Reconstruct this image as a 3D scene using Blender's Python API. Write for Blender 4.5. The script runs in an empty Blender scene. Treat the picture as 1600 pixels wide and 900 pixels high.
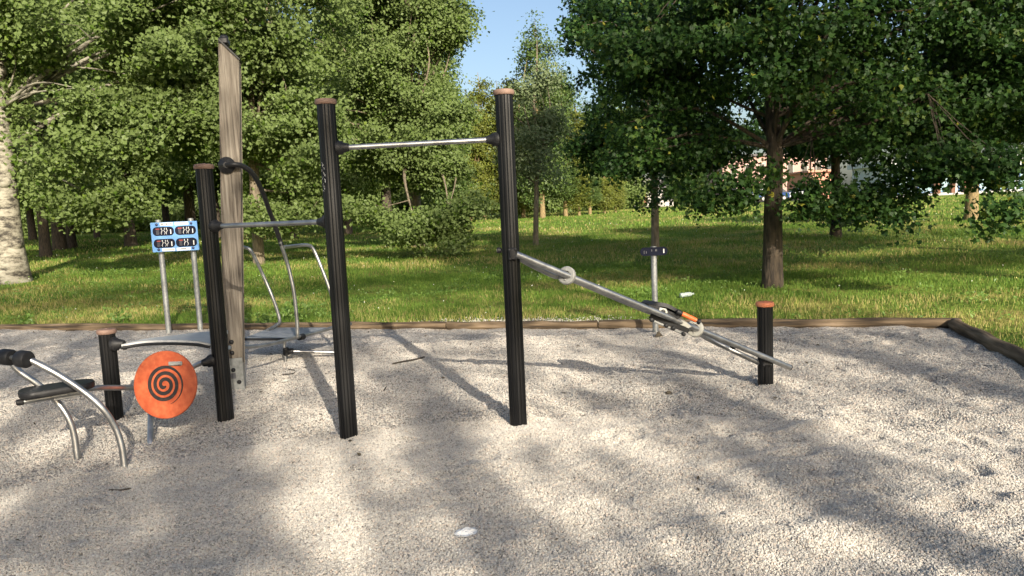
import bpy, math, random
import numpy as np
from mathutils import Vector, Matrix

random.seed(7)
rng = np.random.default_rng(11)
SC = bpy.context.scene
COL = SC.collection
rad = math.radians

# ------------------------------------------------------------------ camera
F, H = 1170.0, 1.5
PITCH, ROLL = rad(6.07), rad(2.59)
EYE = np.array([0.0, 0.0, H])
fw = np.array([0, math.cos(PITCH), -math.sin(PITCH)])
up0 = np.array([0, math.sin(PITCH), math.cos(PITCH)])
rt0 = np.array([1.0, 0, 0])
RT = rt0 * math.cos(ROLL) - up0 * math.sin(ROLL)
UP = up0 * math.cos(ROLL) + rt0 * math.sin(ROLL)

cam_d = bpy.data.cameras.new('camera')
cam = bpy.data.objects.new('camera', cam_d)
COL.objects.link(cam)
cam_d.sensor_width = 36
cam_d.lens = 36 * F / 1600
cam_d.clip_start = 0.05
cam_d.clip_end = 3000
M = Matrix(((RT[0], UP[0], -fw[0], 0), (RT[1], UP[1], -fw[1], 0), (RT[2], UP[2], -fw[2], H), (0, 0, 0, 1)))
cam.matrix_world = M
SC.camera = cam


def ray(px, py):
    d = fw + RT * ((px - 800) / F) + UP * ((450 - py) / F)
    return d


def at(px, py, Y):
    """point seen at photo pixel, on the vertical plane y = Y"""
    d = ray(px, py)
    return EYE + d * (Y / d[1])


def terr(x, y):
    d = np.hypot(x, y)
    t = 0.03 + 1.0 * (1 - np.exp(-np.maximum(0, d - 15) / 40.0))
    return t


def gnd(px, py, z=0.0):
    d = ray(px, py)
    t = (z - H) / d[2]
    return EYE + d * t


def lawn(px, py):
    d = ray(px, py)
    t = 5.0
    for _ in range(4000):
        p = EYE + d * t
        if p[2] <= terr(p[0], p[1]):
            break
        t += 0.05 if t < 60 else 0.3
    return p


def project(P):
    v = P - EYE
    zc = v @ fw
    return 800 + F * (v @ RT) / zc, 450 - F * (v @ UP) / zc, zc


# ------------------------------------------------------------------ helpers
def setp(o, label=None, cat=None, group=None, kind=None):
    if label: o['label'] = label
    if cat: o['category'] = cat
    if group: o['group'] = group
    if kind: o['kind'] = kind
    return o


def thing(name, loc, label, cat, group=None):
    o = bpy.data.objects.new(name, None)
    o.empty_display_size = 0.1
    COL.objects.link(o)
    o.location = loc
    return setp(o, label, cat, group)


def origin_of(o):
    p = np.zeros(3)
    while o is not None:
        p += np.array(o.location)
        o = o.parent
    return p


class MB:
    def __init__(s):
        s.v = []; s.f = []

    def add(s, vs, fs):
        n = len(s.v)
        s.v.extend([tuple(map(float, v)) for v in vs])
        s.f.extend([tuple(i + n for i in f) for f in fs])
        return s

    def tube(s, pts, r, seg=12, caps=True):
        P = [np.array(p, float) for p in pts]
        n = len(P)
        R = [r] * n if np.isscalar(r) else list(r)
        T = []
        for i in range(n):
            t = P[min(i + 1, n - 1)] - P[max(i - 1, 0)]
            T.append(t / (np.linalg.norm(t) + 1e-9))
        a = np.array([0, 0, 1.0]) if abs(T[0][2]) < 0.9 else np.array([0, 1.0, 0])
        u = np.cross(T[0], a); u /= np.linalg.norm(u)
        vs = []
        for i in range(n):
            u = u - T[i] * (u @ T[i]); u /= (np.linalg.norm(u) + 1e-9)
            w = np.cross(T[i], u)
            for k in range(seg):
                an = 2 * math.pi * k / seg
                vs.append(P[i] + R[i] * (u * math.cos(an) + w * math.sin(an)))
        fs = []
        for i in range(n - 1):
            for k in range(seg):
                k2 = (k + 1) % seg
                fs.append((i * seg + k, i * seg + k2, (i + 1) * seg + k2, (i + 1) * seg + k))
        if caps:
            fs.append(tuple(range(seg - 1, -1, -1)))
            fs.append(tuple((n - 1) * seg + k for k in range(seg)))
        return s.add(vs, fs)

    def box(s, c, size, X=(1, 0, 0), Y=(0, 1, 0), Z=(0, 0, 1), bev=0.0):
        c = np.array(c, float); X, Y, Z = [np.array(q, float) for q in (X, Y, Z)]
        h = np.array(size) / 2.0
        b = bev
        if b <= 0:
            vs = [c + X * h[0] * i + Y * h[1] * j + Z * h[2] * k for i in (-1, 1) for j in (-1, 1) for k in (-1, 1)]
            fs = [(0, 1, 3, 2), (4, 6, 7, 5), (0, 4, 5, 1), (2, 3, 7, 6), (0, 2, 6, 4), (1, 5, 7, 3)]
            return s.add(vs, fs)
        # bevelled in the X/Y outline with chamfered top and bottom
        def ring(hx, hy, z, cr):
            o = []
            for sx, sy in ((1, 1), (-1, 1), (-1, -1), (1, -1)):
                a0 = math.atan2(sy, sx) - math.pi / 4
                for q in range(4):
                    an = a0 + q * math.pi / 6
                    o.append(c + X * (sx * (hx - cr) + cr * math.cos(an)) + Y * (sy * (hy - cr) + cr * math.sin(an)) + Z * z)
            return o
        rings = [ring(h[0] - b, h[1] - b, -h[2], b), ring(h[0], h[1], -h[2] + b, 2 * b), ring(h[0], h[1], h[2] - b, 2 * b), ring(h[0] - b, h[1] - b, h[2], b)]
        vs = sum(rings, []); n = 16; fs = []
        for i in range(3):
            for k in range(n):
                fs.append((i * n + k, i * n + (k + 1) % n, (i + 1) * n + (k + 1) % n, (i + 1) * n + k))
        fs.append(tuple(range(n - 1, -1, -1))); fs.append(tuple(3 * n + k for k in range(n)))
        return s.add(vs, fs)

    def lathe(s, base, axis, prof, seg=24):
        """prof: list of (distance along axis, radius)"""
        A = np.array(axis, float); A /= np.linalg.norm(A)
        B = np.array(base, float)
        pts = [B + A * d for d, _ in prof]
        a = np.array([0, 0, 1.0]) if abs(A[2]) < 0.9 else np.array([0, 1.0, 0])
        u = np.cross(A, a); u /= np.linalg.norm(u); w = np.cross(A, u)
        vs = []
        for (d, r), p in zip(prof, pts):
            for k in range(seg):
                an = 2 * math.pi * k / seg
                vs.append(p + max(r, 1e-4) * (u * math.cos(an) + w * math.sin(an)))
        fs = []
        n = len(prof)
        for i in range(n - 1):
            for k in range(seg):
                k2 = (k + 1) % seg
                fs.append((i * seg + k, i * seg + k2, (i + 1) * seg + k2, (i + 1) * seg + k))
        fs.append(tuple(range(seg - 1, -1, -1))); fs.append(tuple((n - 1) * seg + k for k in range(seg)))
        return s.add(vs, fs)

    def prism(s, poly, off):
        """polygon (3D points) extruded by vector off"""
        off = np.array(off, float); n = len(poly)
        vs = [np.array(p, float) for p in poly] + [np.array(p, float) + off for p in poly]
        fs = [tuple(range(n - 1, -1, -1)), tuple(range(n, 2 * n))]
        for k in range(n):
            k2 = (k + 1) % n
            fs.append((k, k2, n + k2, n + k))
        return s.add(vs, fs)

    def build(s, name, mat, parent=None, smooth=38, base=None):
        o0 = origin_of(parent) if parent is not None else np.array(base if base is not None else (0, 0, 0), float)
        me = bpy.data.meshes.new(name)
        me.from_pydata([tuple(np.array(v) - o0) for v in s.v], [], s.f)
        me.update()
        import bmesh
        bm = bmesh.new(); bm.from_mesh(me)
        bmesh.ops.recalc_face_normals(bm, faces=bm.faces)
        bm.to_mesh(me); bm.free()
        if smooth:
            me.shade_smooth()
            me.set_sharp_from_angle(angle=rad(smooth))
        me.materials.append(mat)
        o = bpy.data.objects.new(name, me)
        COL.objects.link(o)
        if parent is not None:
            o.parent = parent
        else:
            o.location = o0
        return o


def np_mesh(name, V, corners_per_face, Fidx, mat, parent=None, base=(0, 0, 0), attrs=None, smooth=False):
    """V (N,3) array, Fidx flat vertex indices, equal size faces"""
    me = bpy.data.meshes.new(name)
    o0 = origin_of(parent) if parent is not None else np.array(base, float)
    V = np.asarray(V, np.float32) - o0.astype(np.float32)
    nf = len(Fidx) // corners_per_face
    me.vertices.add(len(V)); me.vertices.foreach_set('co', V.ravel())
    me.loops.add(len(Fidx)); me.loops.foreach_set('vertex_index', np.asarray(Fidx, np.int32))
    me.polygons.add(nf)
    me.polygons.foreach_set('loop_start', np.arange(0, nf * corners_per_face, corners_per_face, dtype=np.int32))
    me.update(calc_edges=True)
    me.polygons.foreach_set('use_smooth', np.full(nf, bool(smooth)))
    for k, arr in (attrs or {}).items():
        a = me.attributes.new(k, 'FLOAT', 'FACE')
        a.data.foreach_set('value', np.asarray(arr, np.float32))
    me.materials.append(mat)
    o = bpy.data.objects.new(name, me)
    COL.objects.link(o)
    if parent is not None: o.parent = parent
    else: o.location = o0
    return o


def spline(pts, n=8):
    """Catmull-Rom through points"""
    P = [np.array(p, float) for p in pts]
    P = [2 * P[0] - P[1]] + P + [2 * P[-1] - P[-2]]
    out = []
    for i in range(1, len(P) - 2):
        p0, p1, p2, p3 = P[i - 1:i + 3]
        for k in range(n):
            t = k / n
            out.append(0.5 * ((2 * p1) + (-p0 + p2) * t + (2 * p0 - 5 * p1 + 4 * p2 - p3) * t * t + (-p0 + 3 * p1 - 3 * p2 + p3) * t ** 3))
    out.append(P[-2])
    return out


def vnoise(x, y, seed=0):
    xi = np.floor(x).astype(np.int64); yi = np.floor(y).astype(np.int64)
    fx = x - xi; fy = y - yi
    fx = fx * fx * (3 - 2 * fx); fy = fy * fy * (3 - 2 * fy)

    def h(a, b):
        n = (a * 374761393 + b * 668265263 + seed * 1274126177) & 0x7fffffff
        n = ((n ^ (n >> 13)) * 1274126177) & 0x7fffffff
        n = n ^ (n >> 16)
        return (n & 0xffff) / 65535.0
    return (h(xi, yi) * (1 - fx) + h(xi + 1, yi) * fx) * (1 - fy) + (h(xi, yi + 1) * (1 - fx) + h(xi + 1, yi + 1) * fx) * fy


def fbm(x, y, seed=0, oct=3):
    s = 0; a = 1; t = 0
    for k in range(oct):
        s = s + a * vnoise(x * 2 ** k, y * 2 ** k, seed + k); t += a; a *= 0.5
    return s / t


# ------------------------------------------------------------------ materials
def mat_new(name):
    m = bpy.data.materials.new(name); m.use_nodes = True
    nt = m.node_tree; nt.nodes.clear()
    out = nt.nodes.new('ShaderNodeOutputMaterial')
    b = nt.nodes.new('ShaderNodeBsdfPrincipled')
    nt.links.new(b.outputs[0], out.inputs[0])
    return m, nt, b, out


def N(nt, t, **kw):
    n = nt.nodes.new(t)
    for k, v in kw.items():
        if k.startswith('i_'):
            n.inputs[k[2:].replace('_', ' ')].default_value = v
        else:
            setattr(n, k, v)
    return n


def ramp(nt, fac, stops, interp='LINEAR'):
    r = nt.nodes.new('ShaderNodeValToRGB')
    r.color_ramp.interpolation = interp
    e = r.color_ramp.elements
    while len(e) < len(stops): e.new(0.5)
    for q, (p, c) in zip(e, stops):
        q.position = p; q.color = (*c, 1)
    nt.links.new(fac, r.inputs[0])
    return r


def noisy(name, c1, c2, scale=8, rough=0.6, metal=0.0, stretch=(1, 1, 1), bump=0.0, bscale=60, detail=5, spec=0.5, lo=0.35, hi=0.7):
    m, nt, b, out = mat_new(name)
    tc = N(nt, 'ShaderNodeTexCoord')
    mp = N(nt, 'ShaderNodeMapping'); mp.inputs['Scale'].default_value = stretch
    nt.links.new(tc.outputs['Object'], mp.inputs[0])
    nz = N(nt, 'ShaderNodeTexNoise'); nz.inputs['Scale'].default_value = scale; nz.inputs['Detail'].default_value = detail
    nt.links.new(mp.outputs[0], nz.inputs[0])
    r = ramp(nt, nz.outputs['Fac'], [(lo, c1), (hi, c2)])
    nt.links.new(r.outputs[0], b.inputs['Base Color'])
    b.inputs['Roughness'].default_value = rough; b.inputs['Metallic'].default_value = metal
    b.inputs['Specular IOR Level'].default_value = spec
    mr = N(nt, 'ShaderNodeMapRange'); mr.inputs['To Min'].default_value = rough * 0.8; mr.inputs['To Max'].default_value = min(1, rough * 1.25)
    nt.links.new(nz.outputs['Fac'], mr.inputs[0]); nt.links.new(mr.outputs[0], b.inputs['Roughness'])
    if bump:
        n2 = N(nt, 'ShaderNodeTexNoise'); n2.inputs['Scale'].default_value = bscale; n2.inputs['Detail'].default_value = 4
        nt.links.new(mp.outputs[0], n2.inputs[0])
        bp = N(nt, 'ShaderNodeBump'); bp.inputs['Distance'].default_value = bump
        nt.links.new(n2.outputs['Fac'], bp.inputs['Height']); nt.links.new(bp.outputs[0], b.inputs['Normal'])
    return m


def leaf_mat(name, stops, under=None, trans=0.35, rough=0.45, spec=0.35):
    m, nt, b, out = mat_new(name)
    at_ = N(nt, 'ShaderNodeAttribute'); at_.attribute_name = 'tint'
    r = ramp(nt, at_.outputs['Fac'], stops)
    col = r.outputs[0]
    if under:
        g = N(nt, 'ShaderNodeNewGeometry')
        mx = N(nt, 'ShaderNodeMix'); mx.data_type = 'RGBA'
        nt.links.new(g.outputs['Backfacing'], mx.inputs[0])
        nt.links.new(col, mx.inputs[6]); mx.inputs[7].default_value = (*under, 1)
        col = mx.outputs[2]
    nt.links.new(col, b.inputs['Base Color'])
    b.inputs['Roughness'].default_value = rough
    b.inputs['Specular IOR Level'].default_value = spec
    tr = N(nt, 'ShaderNodeBsdfTranslucent')
    nt.links.new(col, tr.inputs[0])
    ms = N(nt, 'ShaderNodeMixShader'); ms.inputs[0].default_value = trans
    nt.links.new(b.outputs[0], ms.inputs[1]); nt.links.new(tr.outputs[0], ms.inputs[2])
    nt.links.new(ms.outputs[0], out.inputs[0])
    return m


MT = {}
MT['steel'] = noisy('brushed_steel', (0.32, 0.32, 0.315), (0.46, 0.46, 0.45), 14, 0.38, 0.9, bump=0.0004, bscale=200)
MT['galv'] = noisy('galvanised_steel', (0.24, 0.25, 0.245), (0.36, 0.37, 0.36), 30, 0.5, 0.55)
MT['rubber'] = noisy('black_rubber', (0.010, 0.010, 0.011), (0.022, 0.022, 0.023), 20, 0.5, bump=0.0006, bscale=150, spec=0.3)
MT['grip'] = noisy('black_grip', (0.012, 0.012, 0.013), (0.02, 0.02, 0.02), 20, 0.42, spec=0.3)
MT['cap'] = noisy('faded_cap', (0.16, 0.095, 0.07), (0.25, 0.16, 0.12), 9, 0.65)
MT['cap_orange'] = noisy('orange_cap', (0.55, 0.15, 0.055), (0.66, 0.24, 0.12), 9, 0.6)
MT['orange'] = noisy('orange_board', (0.36, 0.062, 0.018), (0.50, 0.115, 0.040), 26, 0.55, bump=0.0006, bscale=90, detail=8)
MT['grip_orange'] = noisy('orange_grip', (0.75, 0.13, 0.025), (0.82, 0.2, 0.06), 40, 0.45)
MT['spiral'] = noisy('spiral_black', (0.012, 0.010, 0.010), (0.05, 0.03, 0.022), 40, 0.6, lo=0.5, hi=0.8)
MT['plate'] = noisy('aluminium_plate', (0.42, 0.43, 0.43), (0.58, 0.58, 0.57), 18, 0.55, 0.25, stretch=(1, 6, 1))
MT['plate_blue'] = noisy('grooved_plate', (0.20, 0.22, 0.25), (0.31, 0.33, 0.37), 18, 0.5, 0.2)
MT['plastic_grey'] = noisy('pale_grey_plastic', (0.36, 0.35, 0.30), (0.48, 0.47, 0.42), 20, 0.5)
MT['stop_grey'] = noisy('ring_grey', (0.20, 0.20, 0.19), (0.3, 0.3, 0.28), 20, 0.5)
MT['panel_blue'] = noisy('sign_blue', (0.13, 0.29, 0.57), (0.17, 0.35, 0.63), 6, 0.6, spec=0.2)
MT['panel_dark'] = noisy('sign_dark', (0.004, 0.006, 0.016), (0.008, 0.010, 0.024), 10, 0.6, spec=0.12)
MT['ink_white'] = noisy('sign_white', (0.62, 0.62, 0.6), (0.74, 0.74, 0.73), 10, 0.5)
MT['ink_red'] = noisy('sign_red', (0.25, 0.03, 0.03), (0.32, 0.05, 0.04), 10, 0.5)
MT['ink_grey'] = noisy('sign_grey', (0.08, 0.08, 0.09), (0.14, 0.14, 0.15), 10, 0.5)
MT['bolt_blue'] = noisy('bolt_cover', (0.01, 0.02, 0.08), (0.015, 0.03, 0.11), 10, 0.4)
MT['paper'] = noisy('paper_tissue', (0.62, 0.62, 0.6), (0.8, 0.8, 0.79), 14, 0.8)
MT['leaf_dry'] = noisy('dry_leaf', (0.04, 0.03, 0.02), (0.11, 0.09, 0.055), 20, 0.8)
MT['leaf_pale'] = noisy('pale_leaf', (0.4, 0.39, 0.34), (0.5, 0.49, 0.44), 20, 0.8)
MT['stick'] = noisy('stick_bark', (0.03, 0.024, 0.018), (0.07, 0.055, 0.04), 40, 0.9)
MT['bark_dark'] = noisy('bark_brown', (0.028, 0.021, 0.015), (0.10, 0.075, 0.05), 9, 0.9, stretch=(2.5, 2.5, 0.6), bump=0.02, bscale=14)
MT['bark_grey'] = noisy('bark_greybrown', (0.13, 0.105, 0.07), (0.28, 0.23, 0.16), 9, 0.9, stretch=(2.5, 2.5, 0.6), bump=0.02, bscale=14)
MT['bark_ochre'] = noisy('bark_lichen', (0.15, 0.11, 0.055), (0.30, 0.22, 0.10), 9, 0.9, stretch=(2.5, 2.5, 0.8), bump=0.015, bscale=14)
MT['pink'] = noisy('pink_render', (0.42, 0.26, 0.22), (0.5, 0.32, 0.27), 0.4, 0.9)
MT['salmon'] = noisy('salmon_render', (0.50, 0.24, 0.165), (0.57, 0.29, 0.20), 0.4, 0.9)
MT['white_wall'] = noisy('white_panel', (0.52, 0.54, 0.54), (0.64, 0.66, 0.65), 0.6, 0.7)
MT['brown_wall'] = noisy('brown_pier', (0.13, 0.06, 0.035), (0.19, 0.09, 0.05), 2, 0.8)
MT['glass'] = noisy('pale_glass', (0.22, 0.36, 0.40), (0.42, 0.58, 0.62), 0.6, 0.12)
MT['glass_dark'] = noisy('dark_glass', (0.02, 0.025, 0.03), (0.05, 0.055, 0.06), 0.6, 0.1)
MT['frame_blue'] = noisy('blue_frame', (0.06, 0.14, 0.28), (0.09, 0.18, 0.34), 2, 0.5)
MT['roof'] = noisy('grey_roof', (0.11, 0.10, 0.10), (0.19, 0.17, 0.16), 2, 0.9)
MT['stone_wall'] = noisy('grey_wall', (0.36, 0.34, 0.32), (0.5, 0.48, 0.45), 1.5, 0.9)
MT['brick'] = noisy('red_brick', (0.25, 0.08, 0.055), (0.33, 0.12, 0.08), 3, 0.9)
for nm, c in (('car_silver', (0.5, 0.52, 0.54)), ('car_white', (0.75, 0.77, 0.78)), ('car_blue', (0.03, 0.07, 0.2)), ('car_red', (0.5, 0.1, 0.06))):
    MT[nm] = noisy(nm, c, tuple(min(1, q * 1.06) for q in c), 3, 0.25, 0.3)
MT['tyre'] = noisy('tyre', (0.012, 0.012, 0.012), (0.025, 0.025, 0.025), 10, 0.8)
MT['asphalt'] = noisy('asphalt', (0.045, 0.045, 0.046), (0.07, 0.07, 0.07), 6, 0.9)
MT['bin'] = noisy('pale_green', (0.2, 0.3, 0.14), (0.3, 0.4, 0.2), 6, 0.7)

# clear bottle
m, nt, b, out = mat_new('clear_plastic')
b.inputs['Base Color'].default_value = (0.75, 0.85, 0.82, 1); b.inputs['Roughness'].default_value = 0.15
b.inputs['Transmission Weight'].default_value = 0.55; b.inputs['IOR'].default_value = 1.3
MT['bottle'] = m

# black ribbed post: black coat, worn streaks running down the ribs and pale dust near the ground
m, nt, b, out = mat_new('black_post')
tc = N(nt, 'ShaderNodeTexCoord')
mp = N(nt, 'ShaderNodeMapping'); mp.inputs['Scale'].default_value = (60, 60, 0.9)
nt.links.new(tc.outputs['Object'], mp.inputs[0])
nz = N(nt, 'ShaderNodeTexNoise'); nz.inputs['Scale'].default_value = 1.0; nz.inputs['Detail'].default_value = 6
nt.links.new(mp.outputs[0], nz.inputs[0])
r = ramp(nt, nz.outputs['Fac'], [(0.45, (0.0045, 0.0045, 0.005)), (0.62, (0.009, 0.009, 0.0095)), (0.78, (0.020, 0.020, 0.020))])
nt.links.new(r.outputs[0], b.inputs['Base Color'])
r2 = ramp(nt, nz.outputs['Fac'], [(0.3, (0.30,) * 3), (0.7, (0.5,) * 3)])
b.inputs['Specular IOR Level'].default_value = 0.28
nt.links.new(r2.outputs[0], b.inputs['Roughness'])
MT['post'] = m

# weathered timber
m, nt, b, out = mat_new('weathered_timber')
tc = N(nt, 'ShaderNodeTexCoord')
mp = N(nt, 'ShaderNodeMapping'); mp.inputs['Scale'].default_value = (24, 24, 0.8)
nt.links.new(tc.outputs['Object'], mp.inputs[0])
nz = N(nt, 'ShaderNodeTexNoise'); nz.inputs['Scale'].default_value = 2.0; nz.inputs['Detail'].default_value = 9; nz.inputs['Roughness'].default_value = 0.65
nt.links.new(mp.outputs[0], nz.inputs[0])
r = ramp(nt, nz.outputs['Fac'], [(0.34, (0.05, 0.037, 0.026)), (0.43, (0.12, 0.097, 0.072)), (0.55, (0.20, 0.168, 0.128)), (0.7, (0.28, 0.245, 0.195))])
n3 = N(nt, 'ShaderNodeTexNoise'); n3.inputs['Scale'].default_value = 1.3
nt.links.new(tc.outputs['Object'], n3.inputs[0])
hs = N(nt, 'ShaderNodeHueSaturation'); hs.inputs['Saturation'].default_value = 0.9
mr = N(nt, 'ShaderNodeMapRange'); mr.inputs['To Min'].default_value = 0.7; mr.inputs['To Max'].default_value = 1.25
nt.links.new(n3.outputs['Fac'], mr.inputs[0]); nt.links.new(mr.outputs[0], hs.inputs['Value'])
nt.links.new(r.outputs[0], hs.inputs['Color']); nt.links.new(hs.outputs[0], b.inputs['Base Color'])
b.inputs['Roughness'].default_value = 0.85
bp = N(nt, 'ShaderNodeBump'); bp.inputs['Distance'].default_value = 0.006
nt.links.new(nz.outputs['Fac'], bp.inputs['Height']); nt.links.new(bp.outputs[0], b.inputs['Normal'])
MT['timber'] = m

# log edging
m, nt, b, out = mat_new('log_edging')
tc = N(nt, 'ShaderNodeTexCoord')
mp = N(nt, 'ShaderNodeMapping'); mp.inputs['Scale'].default_value = (1.0, 16, 16)
nt.links.new(tc.outputs['Object'], mp.inputs[0])
nz = N(nt, 'ShaderNodeTexNoise'); nz.inputs['Scale'].default_value = 1.6; nz.inputs['Detail'].default_value = 8
nt.links.new(mp.outputs[0], nz.inputs[0])
r = ramp(nt, nz.outputs['Fac'], [(0.33, (0.04, 0.028, 0.018)), (0.48, (0.15, 0.105, 0.06)), (0.66, (0.27, 0.20, 0.13))])
n3 = N(nt, 'ShaderNodeTexNoise'); n3.inputs['Scale'].default_value = 1.2; n3.inputs['Detail'].default_value = 3
nt.links.new(tc.outputs['Object'], n3.inputs[0])
mx = N(nt, 'ShaderNodeMix'); mx.data_type = 'RGBA'; mx.blend_type = 'MULTIPLY'
r5 = ramp(nt, n3.outputs['Fac'], [(0.35, (0.45, 0.42, 0.36)), (0.62, (1.0, 1.0, 1.0))])
mx.inputs[0].default_value = 1
nt.links.new(r.outputs[0], mx.inputs[6]); nt.links.new(r5.outputs[0], mx.inputs[7])
nt.links.new(mx.outputs[2], b.inputs['Base Color'])
b.inputs['Roughness'].default_value = 0.9
bp = N(nt, 'ShaderNodeBump'); bp.inputs['Distance'].default_value = 0.01
nt.links.new(nz.outputs['Fac'], bp.inputs['Height']); nt.links.new(bp.outputs[0], b.inputs['Normal'])
MT['log'] = m

# white poplar bark: pale with dark lens shaped marks, grey rough foot
m, nt, b, out = mat_new('white_bark')
tc = N(nt, 'ShaderNodeTexCoord')
mp = N(nt, 'ShaderNodeMapping'); mp.inputs['Scale'].default_value = (1, 1, 2.2)
nt.links.new(tc.outputs['Object'], mp.inputs[0])
nz = N(nt, 'ShaderNodeTexNoise'); nz.inputs['Scale'].default_value = 3.2; nz.inputs['Detail'].default_value = 8; nz.inputs['Roughness'].default_value = 0.7
nt.links.new(mp.outputs[0], nz.inputs[0])
r = ramp(nt, nz.outputs['Fac'], [(0.40, (0.035, 0.03, 0.024)), (0.47, (0.16, 0.145, 0.11)), (0.56, (0.30, 0.28, 0.22)), (0.75, (0.38, 0.36, 0.30))])
nt.links.new(r.outputs[0], b.inputs['Base Color']); b.inputs['Roughness'].default_value = 0.85
bp = N(nt, 'ShaderNodeBump'); bp.inputs['Distance'].default_value = 0.03
nt.links.new(nz.outputs['Fac'], bp.inputs['Height']); nt.links.new(bp.outputs[0], b.inputs['Normal'])
MT['bark_white'] = m

# gravel bed
PEB = [(0.0, (0.17, 0.155, 0.14)), (0.2, (0.33, 0.31, 0.28)), (0.45, (0.455, 0.43, 0.385)), (0.7, (0.545, 0.518, 0.462)), (0.86, (0.53, 0.435, 0.36)), (1.0, (0.70, 0.68, 0.63))]
m, nt, b, out = mat_new('gravel_bed')
tc = N(nt, 'ShaderNodeTexCoord')
vo = N(nt, 'ShaderNodeTexVoronoi'); vo.inputs['Scale'].default_value = 74
nt.links.new(tc.outputs['Object'], vo.inputs[0])
sp = N(nt, 'ShaderNodeSeparateColor'); nt.links.new(vo.outputs['Color'], sp.inputs[0])
r = ramp(nt, sp.outputs[0], PEB)
rd = ramp(nt, vo.outputs['Distance'], [(0.30, (1, 1, 1)), (0.62, (0.62, 0.60, 0.57))])
mx = N(nt, 'ShaderNodeMix'); mx.data_type = 'RGBA'; mx.blend_type = 'MULTIPLY'; mx.inputs[0].default_value = 0.6
nt.links.new(r.outputs[0], mx.inputs[6]); nt.links.new(rd.outputs[0], mx.inputs[7])
n3 = N(nt, 'ShaderNodeTexNoise'); n3.inputs['Scale'].default_value = 1.1; n3.inputs['Detail'].default_value = 4
nt.links.new(tc.outputs['Object'], n3.inputs[0])
hs = N(nt, 'ShaderNodeHueSaturation')
mr = N(nt, 'ShaderNodeMapRange'); mr.inputs['From Min'].default_value = 0.3; mr.inputs['From Max'].default_value = 0.7; mr.inputs['To Min'].default_value = 0.86; mr.inputs['To Max'].default_value = 1.1
nt.links.new(n3.outputs['Fac'], mr.inputs[0]); nt.links.new(mr.outputs[0], hs.inputs['Value'])
nt.links.new(mx.outputs[2], hs.inputs['Color']); nt.links.new(hs.outputs[0], b.inputs['Base Color'])
b.inputs['Roughness'].default_value = 0.9; b.inputs['Specular IOR Level'].default_value = 0.2
bp = N(nt, 'ShaderNodeBump'); bp.inputs['Distance'].default_value = 0.009; bp.invert = True
nt.links.new(vo.outputs['Distance'], bp.inputs['Height']); nt.links.new(bp.outputs[0], b.inputs['Normal'])
MT['gravel'] = m
m, nt, b, out = mat_new('pebble')
a_ = N(nt, 'ShaderNodeAttribute'); a_.attribute_name = 'tint'
r = ramp(nt, a_.outputs['Fac'], PEB)
nt.links.new(r.outputs[0], b.inputs['Base Color']); b.inputs['Roughness'].default_value = 0.85; b.inputs['Specular IOR Level'].default_value = 0.25
MT['pebble'] = m

# lawn soil and turf
m, nt, b, out = mat_new('turf')
tc = N(nt, 'ShaderNodeTexCoord')
n1 = N(nt, 'ShaderNodeTexNoise'); n1.inputs['Scale'].default_value = 0.55; n1.inputs['Detail'].default_value = 6
n2 = N(nt, 'ShaderNodeTexNoise'); n2.inputs['Scale'].default_value = 14; n2.inputs['Detail'].default_value = 6
nt.links.new(tc.outputs['Object'], n1.inputs[0]); nt.links.new(tc.outputs['Object'], n2.inputs[0])
r1 = ramp(nt, n1.outputs['Fac'], [(0.36, (0.10, 0.172, 0.030)), (0.52, (0.165, 0.225, 0.042)), (0.66, (0.27, 0.24, 0.08))])
r2 = ramp(nt, n2.outputs['Fac'], [(0.3, (0.55, 0.52, 0.48)), (0.7, (1.25, 1.25, 1.1))])
mx = N(nt, 'ShaderNodeMix'); mx.data_type = 'RGBA'; mx.blend_type = 'MULTIPLY'; mx.inputs[0].default_value = 1
nt.links.new(r1.outputs[0], mx.inputs[6]); nt.links.new(r2.outputs[0], mx.inputs[7])
nt.links.new(mx.outputs[2], b.inputs['Base Color']); b.inputs['Roughness'].default_value = 1; b.inputs['Specular IOR Level'].default_value = 0.1
bp = N(nt, 'ShaderNodeBump'); bp.inputs['Distance'].default_value = 0.05
nt.links.new(n2.outputs['Fac'], bp.inputs['Height']); nt.links.new(bp.outputs[0], b.inputs['Normal'])
MT['turf'] = m

MT['blade'] = leaf_mat('grass_blade', [(0.0, (0.066, 0.145, 0.022)), (0.4, (0.132, 0.228, 0.036)), (0.7, (0.225, 0.295, 0.055)), (0.85, (0.34, 0.31, 0.10)), (1.0, (0.44, 0.36, 0.16))], None, 0.3, 0.6, 0.15)
MT['weed'] = leaf_mat('weed_leaf', [(0.0, (0.10, 0.19, 0.03)), (1.0, (0.20, 0.30, 0.07))], None, 0.35)
MT['flower'] = leaf_mat('clover_flower', [(0.0, (0.55, 0.55, 0.45)), (0.5, (0.7, 0.7, 0.62)), (1.0, (0.7, 0.62, 0.1))], None, 0.2, 0.8)
MT['maple'] = leaf_mat('maple_leaf', [(0.0, (0.015, 0.042, 0.009)), (0.45, (0.031, 0.076, 0.015)), (0.85, (0.058, 0.118, 0.022)), (0.95, (0.13, 0.17, 0.03)), (1.0, (0.30, 0.27, 0.035))], None, 0.3, 0.5, 0.25)
MT['poplar'] = leaf_mat('poplar_leaf', [(0.0, (0.046, 0.098, 0.012)), (0.5, (0.112, 0.188, 0.024)), (0.88, (0.195, 0.272, 0.046)), (1.0, (0.29, 0.35, 0.10))], (0.165, 0.225, 0.07), 0.42, 0.45, 0.24)
MT['willowy'] = leaf_mat('silver_leaf', [(0.0, (0.085, 0.135, 0.038)), (0.5, (0.135, 0.195, 0.06)), (1.0, (0.20, 0.26, 0.09))], (0.21, 0.26, 0.13), 0.35, 0.6, 0.18)
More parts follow.
